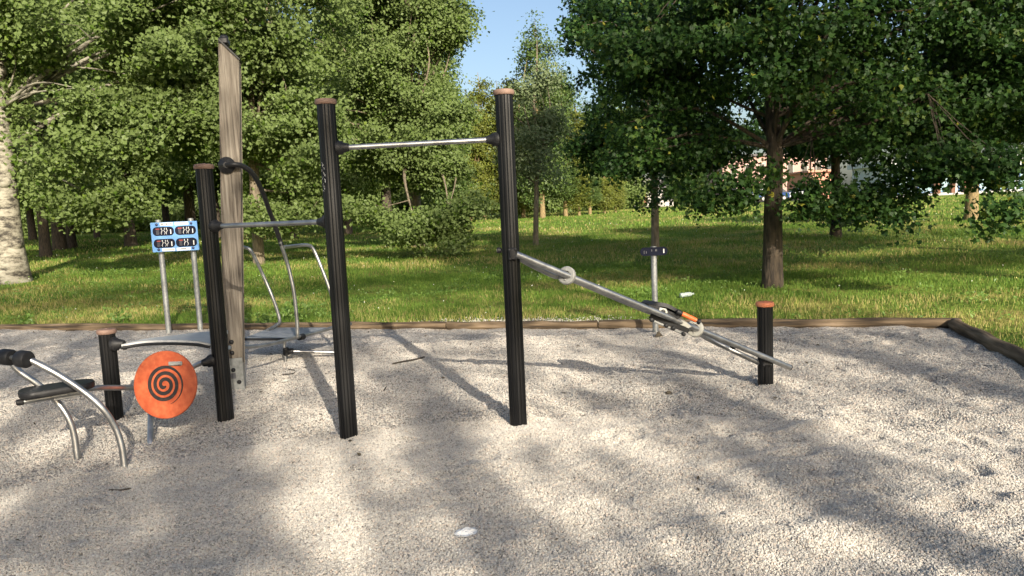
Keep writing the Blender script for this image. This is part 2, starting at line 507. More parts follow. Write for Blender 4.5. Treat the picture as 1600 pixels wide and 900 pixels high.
MT['lime'] = leaf_mat('yellowgreen_leaf', [(0.0, (0.09, 0.12, 0.02)), (0.5, (0.15, 0.18, 0.03)), (1.0, (0.22, 0.23, 0.045))], None, 0.33)
MT['columnar'] = leaf_mat('columnar_leaf', [(0.0, (0.055, 0.10, 0.025)), (0.5, (0.09, 0.145, 0.035)), (1.0, (0.14, 0.19, 0.05))], None, 0.33)

# ------------------------------------------------------------------ light
EL = rad(24.0)
SH = np.array([-0.34, 0.94]); SH /= np.linalg.norm(SH)          # direction shadows fall on the ground
SUN = np.array([-SH[0] * math.cos(EL), -SH[1] * math.cos(EL), math.sin(EL)])
sd = bpy.data.lights.new('sun', 'SUN'); sd.energy = 3.0; sd.angle = rad(0.53); sd.color = (1.0, 0.90, 0.75)
so = bpy.data.objects.new('sun', sd); COL.objects.link(so)
so.rotation_euler = Vector(SUN).to_track_quat('Z', 'Y').to_euler()
so.location = (4, -10, 12)
w = bpy.data.worlds.new('World'); SC.world = w; w.use_nodes = True
nt = w.node_tree; nt.nodes.clear()
wo = nt.nodes.new('ShaderNodeOutputWorld'); bg = nt.nodes.new('ShaderNodeBackground')
sk = nt.nodes.new('ShaderNodeTexSky'); sk.sky_type = 'NISHITA'; sk.sun_disc = False
sk.sun_elevation = EL; sk.sun_rotation = math.atan2(SUN[0], SUN[1])
sk.air_density = 1.0; sk.dust_density = 3.0; sk.ozone_density = 1.5
nt.links.new(sk.outputs[0], bg.inputs[0]); bg.inputs[1].default_value = 0.064
nt.links.new(bg.outputs[0], wo.inputs[0])
SC.view_settings.view_transform = 'Standard'; SC.view_settings.look = 'None'
SC.view_settings.exposure = 1.58; SC.view_settings.gamma = 1.0
SC.cycles.max_bounces = 6; SC.cycles.diffuse_bounces = 3; SC.cycles.transmission_bounces = 4
SC.cycles.transparent_max_bounces = 4; SC.cycles.caustics_reflective = False; SC.cycles.caustics_refractive = False

# ------------------------------------------------------------------ pit frame, ground
CNR = gnd(1492, 512)[:2]
A_ = gnd(0, 517)[:2] - CNR; A_ = A_ / np.linalg.norm(A_)          # along the back edge, to the left
B_ = np.array([A_[1], -A_[0]]);
if B_[1] > 0: B_ = -B_


def uv2xy(u, v):
    return CNR[0] + A_[0] * u + B_[0] * v, CNR[1] + A_[1] * u + B_[1] * v


def xy2uv(x, y):
    return (x - CNR[0]) * A_[0] + (y - CNR[1]) * A_[1], (x - CNR[0]) * B_[0] + (y - CNR[1]) * B_[1]


PU, PV = 17.0, 14.0


def line_coords(lo, hi, marks, fine, fine_lo, fine_hi):
    c = [lo]
    q = lo
    while q < hi:
        st = fine if fine_lo <= q <= fine_hi else min(12, fine + 0.12 * min(abs(q - fine_lo), abs(q - fine_hi)))
        q += st; c.append(q)
    return np.unique(np.concatenate([np.array(c), np.array(marks)]))


uu = line_coords(-400, 400, [-0.03, 0.02, PU - 0.02, PU + 0.03], 0.3, -30, 40)
vv = line_coords(-500, 300, [-0.03, 0.02, PV - 0.02, PV + 0.03], 0.3, -45, 15)
U, V = np.meshgrid(uu, vv)
X, Y = uv2xy(U, V)
Z = terr(X, Y) + 0.05 * (fbm(X * 0.35, Y * 0.35, 3) - 0.5) + 0.02 * (fbm(X * 2, Y * 2, 8) - 0.5)
pit = (U > 0) & (U < PU) & (V > 0) & (V < PV)
Z = np.where(pit, -0.16, Z)
near = (np.abs(V) < 0.06) | (np.abs(U) < 0.06)
Z = np.where(near & ~pit, np.minimum(Z, 0.03), Z)
nx = len(uu); ny = len(vv)
idx = np.arange(nx * ny).reshape(ny, nx)
quads = np.stack([idx[:-1, :-1], idx[:-1, 1:], idx[1:, 1:], idx[1:, :-1]], -1).reshape(-1)
# orientation: make faces point up
Vv = np.stack([X, Y, Z], -1).reshape(-1, 3)
n0 = np.cross(Vv[quads[1]] - Vv[quads[0]], Vv[quads[2]] - Vv[quads[0]])
if n0[2] < 0: quads = quads.reshape(-1, 4)[:, ::-1].reshape(-1)
o = np_mesh('lawn_ground', Vv, 4, quads, MT['turf'], smooth=True)
setp(o, kind='structure')

# gravel surface
dents = []
for _ in range(2200):
    u = rng.uniform(0.1, 13); v = rng.uniform(0.3, 9)
    x, y = uv2xy(u, v)
    wgt = 0.35 + 0.65 * (x > 0.8)
    if rng.random() < wgt * 0.5 and math.hypot(x, y) > 4.0:
        dents.append((u, v, rng.uniform(0.035, 0.085), rng.uniform(0.07, 0.17), rng.uniform(0, math.pi), rng.uniform(0.008, 0.026)))


def gravel_h(u, v):
    x, y = uv2xy(u, v)
    h = 0.042 * (fbm(x * 0.9, y * 0.9, 21, 2) - 0.5) + 0.030 * (fbm(x * 3.1, y * 3.1, 5, 2) - 0.5) + 0.022 * (fbm(x * 8, y * 8, 9, 2) - 0.5) + 0.012 * (fbm(x * 17, y * 17, 13, 1) - 0.5)
    al, ac = x * 0.89 + y * 0.45, -x * 0.45 + y * 0.89
    rip = fbm(al * 1.5 + 40, ac * 6.5 + 40, 33, 2) - 0.5
    h = h + 0.064 * rip * np.clip((x + 0.2) / 0.8, 0.15, 1) * np.clip((6.8 - y) / 2.0, 0.25, 1)
    h = h + 0.05 * np.exp(-np.minimum(v, 3) / 0.12) * fbm(x * 1.7, y * 1.7, 44) * (v > -0.2)
    return h


res = 0.026
gu = np.arange(-0.0, 14.0, res); gv = np.arange(-0.0, 9.6, res)
GU, GV = np.meshgrid(gu, gv)
GH = gravel_h(GU, GV)
for (u, v, a, b2, an, dp) in dents:
    i0, i1 = np.searchsorted(gu, [u - 0.4, u + 0.4]); j0, j1 = np.searchsorted(gv, [v - 0.4, v + 0.4])
    su = GU[j0:j1, i0:i1] - u; sv = GV[j0:j1, i0:i1] - v
    p = (su * math.cos(an) + sv * math.sin(an)) / a; q = (-su * math.sin(an) + sv * math.cos(an)) / b2
    d2 = p * p + q * q
    GH[j0:j1, i0:i1] += -dp * np.exp(-d2 * 1.3) + dp * 0.55 * np.exp(-(np.sqrt(d2) - 1.45) ** 2 * 5)
# little heaps round the posts are left to the noise
GX, GY = uv2xy(GU, GV)


def gh(x, y):
    u, v = xy2uv(np.asarray(x, float), np.asarray(y, float))
    i = np.clip((u / res), 0, len(gu) - 1.001); j = np.clip((v / res), 0, len(gv) - 1.001)
    i0 = i.astype(int); j0 = j.astype(int); fi = i - i0; fj = j - j0
    return (GH[j0, i0] * (1 - fi) + GH[j0, i0 + 1] * fi) * (1 - fj) + (GH[j0 + 1, i0] * (1 - fi) + GH[j0 + 1, i0 + 1] * fi) * fj


nx = len(gu); ny = len(gv)
idx = np.arange(nx * ny).reshape(ny, nx)
quads = np.stack([idx[:-1, :-1], idx[:-1, 1:], idx[1:, 1:], idx[1:, :-1]], -1).reshape(-1)
Vv = np.stack([GX, GY, GH], -1).reshape(-1, 3)
n0 = np.cross(Vv[quads[1]] - Vv[quads[0]], Vv[quads[2]] - Vv[quads[0]])
if n0[2] < 0: quads = quads.reshape(-1, 4)[:, ::-1].reshape(-1)
o = np_mesh('gravel_bed', Vv, 4, quads, MT['gravel'], smooth=True)
setp(o, kind='structure')
# the rest of the pit, out of sight behind the camera and to the left
mb = MB()
def flat(u0, u1, v0, v1):
    P = [uv2xy(u0, v0), uv2xy(u1, v0), uv2xy(u1, v1), uv2xy(u0, v1)]
    mb.add([(p[0], p[1], -0.02) for p in P], [(0, 1, 2, 3)])
flat(13.97, PU, 0, PV); flat(0, 13.97, 9.55, PV)
setp(mb.build('gravel_surround', MT['gravel'], smooth=0), kind='structure')

# loose pebbles
npb = 800000
dd = np.sqrt(rng.uniform(2.7 ** 2, 8.6 ** 2, npb))
dd = np.where(rng.random(npb) < 0.45, np.sqrt(rng.uniform(2.7 ** 2, 5.2 ** 2, npb)), dd)
an = rng.uniform(-rad(38), rad(38), npb)
px_, py_ = dd * np.sin(an), dd * np.cos(an)
u_, v_ = xy2uv(px_, py_)
ok = (u_ > 0.08) & (u_ < 13.8) & (v_ > 0.10) & (v_ < 9.4)
px_, py_, dd = px_[ok], py_[ok], dd[ok]
npb = min(len(px_), 520000)
px_, py_, dd = px_[:npb], py_[:npb], dd[:npb]
sz = rng.uniform(0.0034, 0.0072, npb)
pz_ = gh(px_, py_) + sz * 0.35
# stones kicked over the edging onto the bare strip of lawn behind the pull-up posts
kx = rng.normal(0.05, 0.75, 2600); kv = -0.10 - np.abs(rng.normal(0, 0.26, 2600))
ku = xy2uv(kx, np.full_like(kx, 9.3))[0]
kx, ky = uv2xy(ku, kv)
px_ = np.concatenate([px_, kx]); py_ = np.concatenate([py_, ky])
ks = rng.uniform(0.006, 0.011, len(kx)); sz = np.concatenate([sz, ks])
pz_ = np.concatenate([pz_, terr(kx, ky) + 0.05 * (fbm(kx * 0.35, ky * 0.35, 3) - 0.5) + 0.006]); npb = len(px_)
# random stretched octahedra
ax = rng.normal(size=(npb, 3)); ax /= np.linalg.norm(ax, axis=1, keepdims=True)
bx = np.cross(ax, rng.normal(size=(npb, 3))); bx /= np.linalg.norm(bx, axis=1, keepdims=True)
cx = np.cross(ax, bx)
C = np.stack([px_, py_, pz_], -1)
s1 = (sz * rng.uniform(1.0, 1.5, npb))[:, None]; s2 = (sz * rng.uniform(0.75, 1.1, npb))[:, None]; s3 = (sz * rng.uniform(0.6, 0.95, npb))[:, None]
jit = lambda: rng.normal(size=(npb, 3)) * (sz * 0.15)[:, None]
VV = np.stack([C + ax * s1 + jit(), C - ax * s1 + jit(), C + bx * s2 + jit(), C - bx * s2 + jit(), C + cx * s3 + jit(), C - cx * s3 + jit()], 1).reshape(-1, 3)
fpat = np.array([0, 2, 4, 2, 1, 4, 1, 3, 4, 3, 0, 4, 2, 0, 5, 1, 2, 5, 3, 1, 5, 0, 3, 5])
FF = (np.arange(npb)[:, None] * 6 + fpat[None]).reshape(-1)
tint = np.repeat(np.clip(rng.beta(2.2, 2.0, npb), 0, 1), 8)
o = np_mesh('loose_gravel', VV, 3, FF, MT['pebble'], attrs={'tint': tint})
setp(o, 'pale crushed limestone gravel covering the exercise pit', 'gravel', kind='stuff')

# ------------------------------------------------------------------ log edging
def log_edge(u0, v0, u1, v1, r, label, zc=0.045):
    x0, y0 = uv2xy(u0, v0); x1, y1 = uv2xy(u1, v1)
    n = 14
    pts = []; rs = []
    ph = random.random() * 6
    for k in range(n + 1):
        t = k / n
        pts.append((0, 0, 0)); rs.append(r * (1 + 0.05 * math.sin(ph + t * 9) + random.uniform(-.03, .03)))
    L = math.hypot(x1 - x0, y1 - y0)
    pts = [(L * k / n, 0.012 * math.sin(ph + k), 0.006 * math.sin(2 * ph + k * 1.3)) for k in range(n + 1)]
    pts = [(0.0, pts[0][1], pts[0][2])] + [(0.012, pts[0][1], pts[0][2])] + pts[1:-1] + [(L - 0.012, pts[-1][1], pts[-1][2]), (L, pts[-1][1], pts[-1][2])]
    rs = [rs[0] * 0.86] + [rs[0]] + rs[1:-1] + [rs[-1], rs[-1] * 0.86]
    mb = MB().tube(pts, rs, 18)
    o = mb.build('log_edging', MT['log'], smooth=50)
    o.location = (x0, y0, zc); o.rotation_euler = (0, 0, math.atan2(y1 - y0, x1 - x0))
    return setp(o, label, 'log edging', 'weathered logs edging the gravel pit')


def u_of(px, py): return xy2uv(*gnd(px, py)[:2])[0]
ua, ub, uc = u_of(935, 514), u_of(700, 514), u_of(372, 515)
log_edge(-0.05, 0, ua - 0.006, 0, 0.062, 'back edging log on the right, behind the short orange-capped post', 0.05)
log_edge(ua + 0.006, 0.02, ub - 0.006, 0.015, 0.057, 'short back edging log behind the tall right pull-up post', 0.047)
log_edge(ub + 0.006, 0, uc - 0.006, 0.0, 0.058, 'back edging log between the wooden mast and the middle of the pit', 0.045)
log_edge(uc + 0.006, 0.0, PU, 0.0, 0.06, 'back edging log on the far left, behind the blue exercise sign', 0.042)
log_edge(0.03, 0.085, 0.02, 2.2, 0.066, 'side edging log running from the right back corner toward the camera', 0.05)
log_edge(0.02, 2.215, 0.0, 5.5, 0.066, 'side edging log nearest the right border of the picture', 0.05)

# ------------------------------------------------------------------ gym equipment
PR = 0.060


def ribbed_post(base, top_z, r, name, parent, mat):
    """profiled round aluminium post with lengthwise grooves"""
    n = 96
    vs = []
    zs = [base[2] - 0.25, base[2], top_z]
    for z in zs:
        for k in range(n):
            an = 2 * math.pi * k / n
            g = (k % 8)
            rr = r - (0.0035 if g == 0 else 0.0016 if g in (1, 7) else 0.0)
            vs.append((base[0] + rr * math.cos(an), base[1] + rr * math.sin(an), z))
    fs = []
    for i in range(len(zs) - 1):
        for k in range(n):
            fs.append((i * n + k, i * n + (k + 1) % n, (i + 1) * n + (k + 1) % n, (i + 1) * n + k))
    fs.append(tuple((len(zs) - 1) * n + k for k in range(n)))
    mb = MB().add(vs, fs)
    return mb.build(name, mat, parent, smooth=25)


def post_cap(base, top_z, r, parent, mat):
    mb = MB().lathe((base[0], base[1], top_z - 0.012), (0, 0, 1), [(0, r * 0.9), (0.0, r * 1.10), (0.008, r * 1.19), (0.024, r * 1.19), (0.034, r * 1.10), (0.038, r * 0.8), (0.039, 0.012), (0.043, 0.011), (0.043, 0.0)], 32)
    return mb.build('post_cap', mat, parent, smooth=40)


def post(px, py, ztop_px, parent, cap='cap', r=PR):
    b = gnd(px, py)
    b[1] += r * 0.8
    z = gh(b[0], b[1])
    # height from the picture row of the top (horizon row of this column)
    hor = 326 - 0.0452 * (px - 800)
    tz = at(ztop_px[0], ztop_px[1], b[1])[2]
    p = ribbed_post((b[0], b[1], float(z) - 0.02), tz, r, 'post', parent, MT['post'])
    post_cap(b, tz, r, p, MT[cap])
    return b, tz


def clamp(P, D, parent, r0=0.042, r1=0.026, L=0.085):
    """black cone clamp on a post at P, bar leaving along D"""
    D = np.array(D, float); D /= np.linalg.norm(D)
    mb = MB().lathe(np.array(P) - D * 0.012, D, [(0, r0 * 1.12), (0.02, r0 * 1.15), (0.03, r0), (0.05, r0 * 0.8), (L - 0.006, r1), (L, r1 * 0.93), (L, 0.01)], 20)
    a = np.array([0, 0, 1.0])
    for s in (-1, 1):
        mb.lathe(np.array(P) + a * s * r0 * 0.85 + D * 0.008, D, [(0, 0.009), (0.022, 0.009), (0.026, 0.004)], 8)
    return mb.build('bar_clamp', MT['rubber'], parent)


# --- pull-up frame
gA = gnd(543, 685); gA[1] += PR
frame = thing('pull_up_frame', (gA[0], gA[1], 0), 'black pull-up frame of three stepped round posts joined by two steel bars', 'pull-up bars')
bA, tA = post(543, 685, (506, 161), frame)
bB, tB = post(810.5, 667, (787, 146), frame)
bC, tC = post(349.5, 661, (316, 262), frame)


def bar_between(pa, pb, ya, yb, parent, r=0.0175):
    """bar between two posts at photo rows (point a and b)"""
    Pa = at(*ya, pa[1]); Pb = at(*yb, pb[1])
    Pa[0] = pa[0]; Pb[0] = pb[0]
    D = (Pb - Pa) / np.linalg.norm(Pb - Pa)
    MB().tube([Pa + D * (PR + 0.04), Pb - D * (PR + 0.04)], r, 16).build('bar', MT['steel'], parent)
    clamp(Pa + D * PR * 0.97, D, parent); clamp(Pb - D * PR * 0.97, -D, parent)


bar_between(bA, bB, (512, 232), (791, 217), frame)
bar_between(bC, bA, (322, 354), (520, 346), frame)
# scratched scribble on the face of the tall left post
mb = MB()
for k in range(13):
    y0 = 254 + k * 3.6
    rr = PR + 0.0006
    def onpost(px, py):
        d = ray(px, py); ex, ey = -bA[0], -bA[1]
        a = d[0] ** 2 + d[1] ** 2; b_ = ex * d[0] + ey * d[1]; c = ex * ex + ey * ey - rr * rr
        t = (-b_ - math.sqrt(max(0, b_ * b_ - a * c))) / a
        return EYE + d * t
    x0 = 503 + (k % 3) * 1.3 + k * 0.25
    p, q = onpost(x0 + random.uniform(-1.5, 1.5), y0), onpost(x0 + random.uniform(-1, 3.0), y0 + random.uniform(2, 5))
    mb.tube([p, (p + q) / 2 + np.array([0.001, 0, 0.001]), q], 0.0008, 5)
mb.build('scratch_marks', MT['ink_white'], frame)

# --- sit-up bench with the spiral disc
gb = gnd(195, 730)
bench = thing('sit_up_bench', (gb[0], gb[1], 0), 'steel sit-up bench with black pad, foot rollers and orange spiral disc', 'exercise bench')
yN = gnd(195, 730)[1]; yF = gnd(121, 715)[1]; yD = gnd(235, 693)[1] + 0.03
rb = 0.020
leg1 = [at(28, 556, yN - 0.12), at(46, 562, yN - 0.11), at(90, 585, yN - 0.08), at(132, 613, yN - 0.05), at(160, 638, yN - 0.03), at(180, 668, yN), at(190, 697, yN), gnd(195, 731) + np.array([0, 0, -0.0]), gnd(195, 731) + np.array([0.012, 0, -0.12])]
MB().tube(spline(leg1, 7), rb, 16).build('leg', MT['steel'], bench)
leg2 = [at(14, 561, yF - 0.1), at(30, 580, yF - 0.1), at(60, 601, yF - 0.06), at(85, 623, yF), at(104, 648, yF), at(115, 676, yF), gnd(121, 716), gnd(121, 716) + np.array([0.01, 0, -0.12])]
MB().tube(spline(leg2, 7), rb, 16).build('leg', MT['steel'], bench)
# two foot rollers on one axle
def roller(px, py, Yc, r, L):
    c = at(px, py, Yc)
    D = np.array([0.93, -0.30, -0.06]); D /= np.linalg.norm(D)
    prof = [(0, r * 0.55), (0.004, r * 0.86), (0.016, r), (L - 0.016, r), (L - 0.004, r * 0.86), (L, r * 0.55), (L, 0.005)]
    MB().lathe(c - D * L / 2, D, prof, 28).build('foot_roller', MT['rubber'], bench)
    return c
c1 = roller(11, 558, yN - 0.02, 0.050, 0.095)
c2 = roller(37, 561, yN - 0.12, 0.052, 0.085)
MB().tube([c1, c2], 0.014, 10).build('axle', MT['steel'], bench)
# pad: long padded board, slightly tilted
pA, pB = at(28, 617, yN + 0.02), at(148, 598, yN + 0.28)
PXd = pB - pA; PL = np.linalg.norm(PXd); PXd /= PL
PYd = np.array([-PXd[1], PXd[0], 0.0]); PYd -= PXd * (PYd @ PXd); PYd /= np.linalg.norm(PYd)
PZd = np.cross(PXd, PYd)
outl = []
wd = 0.115
for k in range(24):
    an = math.pi / 2 + math.pi * k / 23
    outl.append((0.0 + 0.08 + 0.08 * math.cos(an), wd * math.sin(an)))
for k in range(24):
    an = -math.pi / 2 + math.pi * k / 23
    outl.append((PL - 0.11 + 0.11 * math.cos(an), wd * 0.98 * math.sin(an)))
th = 0.042
mb = MB()
rings = []
for (zz, sc) in ((-th * 0.5, 0.93), (-th * 0.32, 1.0), (th * 0.25, 1.0), (th * 0.5, 0.93)):
    rings.append([pA + PXd * (PL / 2 + (a - PL / 2) * (1 - (1 - sc) * 0.25)) + PYd * (b * sc) + PZd * zz for a, b in outl])
n = len(outl); vs = sum(rings, []); fs = []
for i in range(3):
    for k in range(n): fs.append((i * n + k, i * n + (k + 1) % n, (i + 1) * n + (k + 1) % n, (i + 1) * n + k))
fs.append(tuple(range(n - 1, -1, -1))); fs.append(tuple(3 * n + k for k in range(n)))
mb.add(vs, fs); mb.build('pad', MT['rubber'], bench, smooth=50)
# beam under the pad running on behind the disc, bending up to the middle post
pe = at(203, 606, yN + 0.62)
c0 = pA + PXd * 0.02 - PZd * 0.048
c1_ = pA + PXd * PL * 0.55 - PZd * 0.046
joint = at(238, 606, 5.50)
endC = at(338, 563, bC[1] - 0.02); endC[0] = bC[0] - PR
MB().tube(spline([c0, c1_, pA + PXd * PL * 0.98 - PZd * 0.035, pe, joint, at(275, 589, 5.56), at(306, 571, bC[1] - 0.01), endC + np.array([-0.03, 0, 0])], 6), 0.0185, 14).build('beam', MT['steel'], bench)
MB().lathe(c0 - PXd * 0.035, PXd, [(0, 0.012), (0.004, 0.019), (0.035, 0.021), (0.042, 0.018)], 16).build('end_cap', MT['rubber'], bench)
# bracket plates below the pad
mb = MB()
for t in (0.52, 0.72):
    mb.box(pA + PXd * PL * t - PZd * 0.034, (0.10, 0.12, 0.012), PXd, PYd, PZd)
mb.box(pA + PXd * PL * 0.62 - PZd * 0.062, (0.16, 0.03, 0.02), PXd, PYd, PZd, 0.004)
mb.build('pad_bracket', MT['steel'], bench, smooth=0)
Dc = endC - at(300, 573, bC[1] - 0.1); Dc /= np.linalg.norm(Dc)
clamp(endC + Dc * 0.004, -Dc, bench)
# disc
dc = at(258.5, 601, 5.10)
nrm = np.array([-0.12, -0.93, 0.16]); nrm /= np.linalg.norm(nrm)
dx = np.cross(nrm, np.array([0, 0, 1.0])); dx /= np.linalg.norm(dx)
if dx[0] < 0: dx = -dx
dz = np.cross(dx, nrm)
if dz[2] < 0: dz = -dz
Rd = 0.234
mb = MB().lathe(dc - nrm * 0.009, nrm, [(0, Rd - 0.004), (0.003, Rd), (0.014, Rd), (0.0185, Rd - 0.004), (0.0185, 0.01)], 64)
disc = mb.build('disc', MT['orange'], bench)
# spiral groove filled with black
def spt(r, th): return dc + nrm * 0.0105 + dx * (r * math.cos(th)) + dz * (r * math.sin(th))
mb = MB(); vs = []
nT = 150
for k in range(nT + 1):
    t = k / nT
    th_ = 0.6 + t * 2 * math.pi * 3.1
    r0 = 0.012 + 0.128 * t
    wv = 0.0125 * min(1, t * 10 + 0.3) * (min(1, (1 - t) * 5 + 0.12))
    vs.append(spt(r0 - wv, -th_)); vs.append(spt(r0 + wv, -th_))
vt = [v + nrm * 0.0022 for v in vs]
m_ = len(vs); fs = []
for k in range(nT):
    a = 2 * k
    fs += [(m_ + a, m_ + a + 1, m_ + a + 3, m_ + a + 2), (a, a + 2, m_ + a + 2, m_ + a), (a + 1, m_ + a + 1, m_ + a + 3, a + 3)]
mb.add(vs + vt, fs); mb.build('spiral', MT['spiral'], disc, smooth=0)
# small latch near the rim
lc = dc + nrm * 0.020 + dx * 0.085 + dz * 0.145
mb = MB().box(lc, (0.10, 0.028, 0.014), dx, dz, nrm, 0.004)
mb.box(lc + dx * 0.02 + nrm * 0.012, (0.05, 0.02, 0.014), dx, dz, nrm, 0.004)
mb.build('latch', MT['stop_grey'], disc)
# disc leg
MB().tube(spline([joint + np.array([0, 0.02, 0]), at(237, 630, yD + 0.33), at(235.5, 650, yD + 0.20), at(235, 672, yD + 0.06), gnd(235, 694), gnd(235, 694) + np.array([0, 0, -0.1])], 6), rb, 14).build('leg', MT['steel'], bench)

# --- balance platform on the short left post
gs = gnd(175.5, 657)
bal = thing('balance_platform', (gs[0], gs[1] + PR, 0), 'pale metal balance platform carried by the short black post on the left', 'balance platform')
bS, tS = post(175.5, 657, (163.5, 519), bal)
zP = at(185, 537, bS[1])[2]
L0 = np.array([bS[0] + PR + 0.07, bS[1] - 0.02, zP])
FR = at(328, 537, 5.62); BR = at(356, 516, 6.35)
zP2 = (FR[2] + BR[2]) / 2
front = [L0 + np.array([0, -0.03, 0.0]), at(225, 533, 5.72), at(265, 531.5, 5.66), at(305, 533, 5.62), FR]
back = [L0 + np.array([0, 0.035, 0]), at(228, 529, 5.95), at(270, 524, 6.12), at(310, 519, 6.28), BR]
fr = spline(front, 6); bk = spline(back, 6)
vs = []; fs = []
for a, b_ in zip(fr, bk):
    for t in np.linspace(0, 1, 5):
        p = a * (1 - t) + b_ * t
        vs.append(p)
m_ = len(vs); vs2 = [v - np.array([0, 0, 0.028]) for v in vs]
nL = len(fr)
for i in range(nL - 1):
    for j in range(4):
        a = i * 5 + j
        fs.append((a, a + 1, a + 6, a + 5)); fs.append((m_ + a, m_ + a + 5, m_ + a + 6, m_ + a + 1))
    a = i * 5
    fs.append((a, a + 5, m_ + a + 5, m_ + a)); fs.append((a + 4, m_ + a + 4, m_ + a + 9, a + 9))
e = (nL - 1) * 5
for j in range(4):
    fs.append((j, m_ + j, m_ + j + 1, j + 1)); fs.append((e + j, e + j + 1, m_ + e + j + 1, m_ + e + j))
MB().add(vs + vs2, fs).build('deck', MT['plate'], bal, smooth=40)
MB().tube([p + np.array([0, -0.004, -0.026]) for p in fr], 0.012, 10).build('deck_rail', MT['grip'], bal)
MB().box((FR + BR) / 2 + np.array([0.02, 0, -0.01]), (0.035, 0.55, 0.05), (0.9, 0.35, 0), (-0.35, 0.9, 0)).build('deck_end', MT['rubber'], bal, smooth=0)
clamp(np.array([bS[0] + PR * 0.96, bS[1] - 0.015, zP]), (1, 0, 0), bal, 0.05, 0.03, 0.09)
MB().lathe(L0 + np.array([0.02, -0.02, -0.045]), (0, 0, 1), [(0, 0.01), (0.004, 0.016), (0.03, 0.016), (0.034, 0.01)], 14).build('stop_bolt', MT['rubber'], bal)

# --- weathered timber mast
yW = gnd(367, 609)[1]
pts_b = [at(345, 609, yW), at(381, 609, yW)]
mast = thing('timber_mast', (at(366, 609, yW)[0], yW + 0.08, 0), 'tall square weathered wooden mast with a slanted black-capped top', 'wooden post')
xl, xr = at(344, 600, yW)[0], at(374.5, 600, yW)[0]
zt = at(338, 62, yW)[2]; zt2 = at(372, 92, yW)[2]
dl = at(338, 62, yW)[0]; dr = at(372, 92, yW)[0]
# the mast: slightly turned so that one side face shows
Wm = (xr - xl)
rotm = rad(13)
Xm = np.array([math.cos(rotm), math.sin(rotm), 0]); Ym = np.array([-math.sin(rotm), math.cos(rotm), 0])
c_m = np.array([(xl + xr) / 2, yW + 0.10, 0.0])
hw = Wm / 2 * 0.97; hd = 0.075
lean_m = ((dl + dr) / 2 - 0.015 - (xl + xr) / 2) / ((zt + zt2) / 2)
vs = []
nz_ = 16
for k in range(nz_ + 1):
    t = k / nz_
    for sx, sy in ((-1, -1), (1, -1), (1, 1), (-1, 1)):
        top = zt if sx < 0 else zt2
        z = -0.2 + (top + 0.2) * t
        cc = 0.006
        base = c_m + Xm * (sx * (hw - cc)) + Ym * (sy * (hd - cc))
        vs.append(base + Xm * sx * cc * (0 if (sx * sy > 0) else 1) + Ym * sy * cc * (1 if (sx * sy > 0) else 0) + np.array([lean_m * z, 0, z]))
        vs.append(base + Xm * sx * cc * (1 if (sx * sy > 0) else 0) + Ym * sy * cc * (0 if (sx * sy > 0) else 1) + np.array([lean_m * z, 0, z]))
fs = []
for i in range(nz_):
    for k in range(8): fs.append((i * 8 + k, i * 8 + (k + 1) % 8, (i + 1) * 8 + (k + 1) % 8, (i + 1) * 8 + k))
fs.append(tuple(nz_ * 8 + k for k in range(8)))
MB().add(vs, fs).build('mast', MT['timber'], mast, smooth=0)
# black top strip following the slant
pL = c_m + Xm * (-hw) + np.array([lean_m * zt, 0, zt]); pR_ = c_m + Xm * hw + np.array([lean_m * zt2, 0, zt2])
sl = (pR_ - pL); sL = np.linalg.norm(sl); sl /= sL
sn = np.cross(sl, -Ym); sn = sn if sn[2] > 0 else -sn
mb = MB().box((pL + pR_) / 2 + sn * 0.006, (sL * 1.02, 2 * hd + 0.02, 0.012), sl, Ym, sn)
mb.box(pL + Xm * 0.040 + np.array([0, 0, -0.004]), (0.08, 2 * hd + 0.012, 0.05), Xm, Ym, (0, 0, 1), 0.008)
mb.lathe(pL + Xm * 0.04 + np.array([0, 0, 0.02]), (0, 0, 1), [(0, 0.038), (0.02, 0.036), (0.034, 0.024), (0.04, 0.004)], 18)
for k in range(9):
    p = pL + sl * (0.05 + (sL - 0.07) * k / 8) - Ym * (hd - 0.005)
    mb.tube([p, p + sn * 0.035 + sl * 0.01], 0.003, 5)
mb.build('top_cap', MT['grip'], mast, smooth=40)
# steel shoe at the foot
mb = MB().box(c_m - Ym * (hd + 0.006) + Xm * 0.012 + np.array([0, 0, 0.10]), (Wm * 0.98, 0.008, 0.36), Xm, Ym)
mb.box(c_m + Xm * (hw + 0.005) + np.array([0, 0, 0.10]), (0.008, 2 * hd, 0.36), Xm, Ym)
shoe = mb.build('foot_plate', MT['galv'], mast, smooth=0)
mb = MB()
for px, py in ((364, 579), (373, 598), (361, 535), (362, 552)):
    p = at(px, py, yW)
    q = c_m + Xm * ((p - c_m) @ Xm) - Ym * (hd + 0.008) + np.array([0, 0, p[2]])
    MB().lathe(q, -Ym, [(0, 0.020), (0.004, 0.020), (0.014, 0.013), (0.016, 0.002)], 12).build('bolt', MT['rubber'], mast)
p = at(364, 588, yW)
q = c_m + Xm * ((p - c_m) @ Xm) - Ym * (hd + 0.0125) + np.array([0, 0, p[2]])
MB().box(q, (0.045, 0.003, 0.05), Xm, Ym).build('maker_tag', MT['ink_grey'], shoe, smooth=0)

# --- step station with hand rails behind the mast
yT = gnd(446, 564)[1]
st = thing('step_station', (gnd(446, 564)[0], yT, 0), 'steel step station with grooved deck and three curved hand rails beside the mast', 'step platform')
zD = at(440, 529, yT - 0.15)[2]
def on_z(px, py, z): return gnd(px, py, z)
q = [on_z(381, 528, zD), on_z(452, 528, zD), on_z(517, 511.5, zD), on_z(424, 511.5, zD)]
dk = MB()
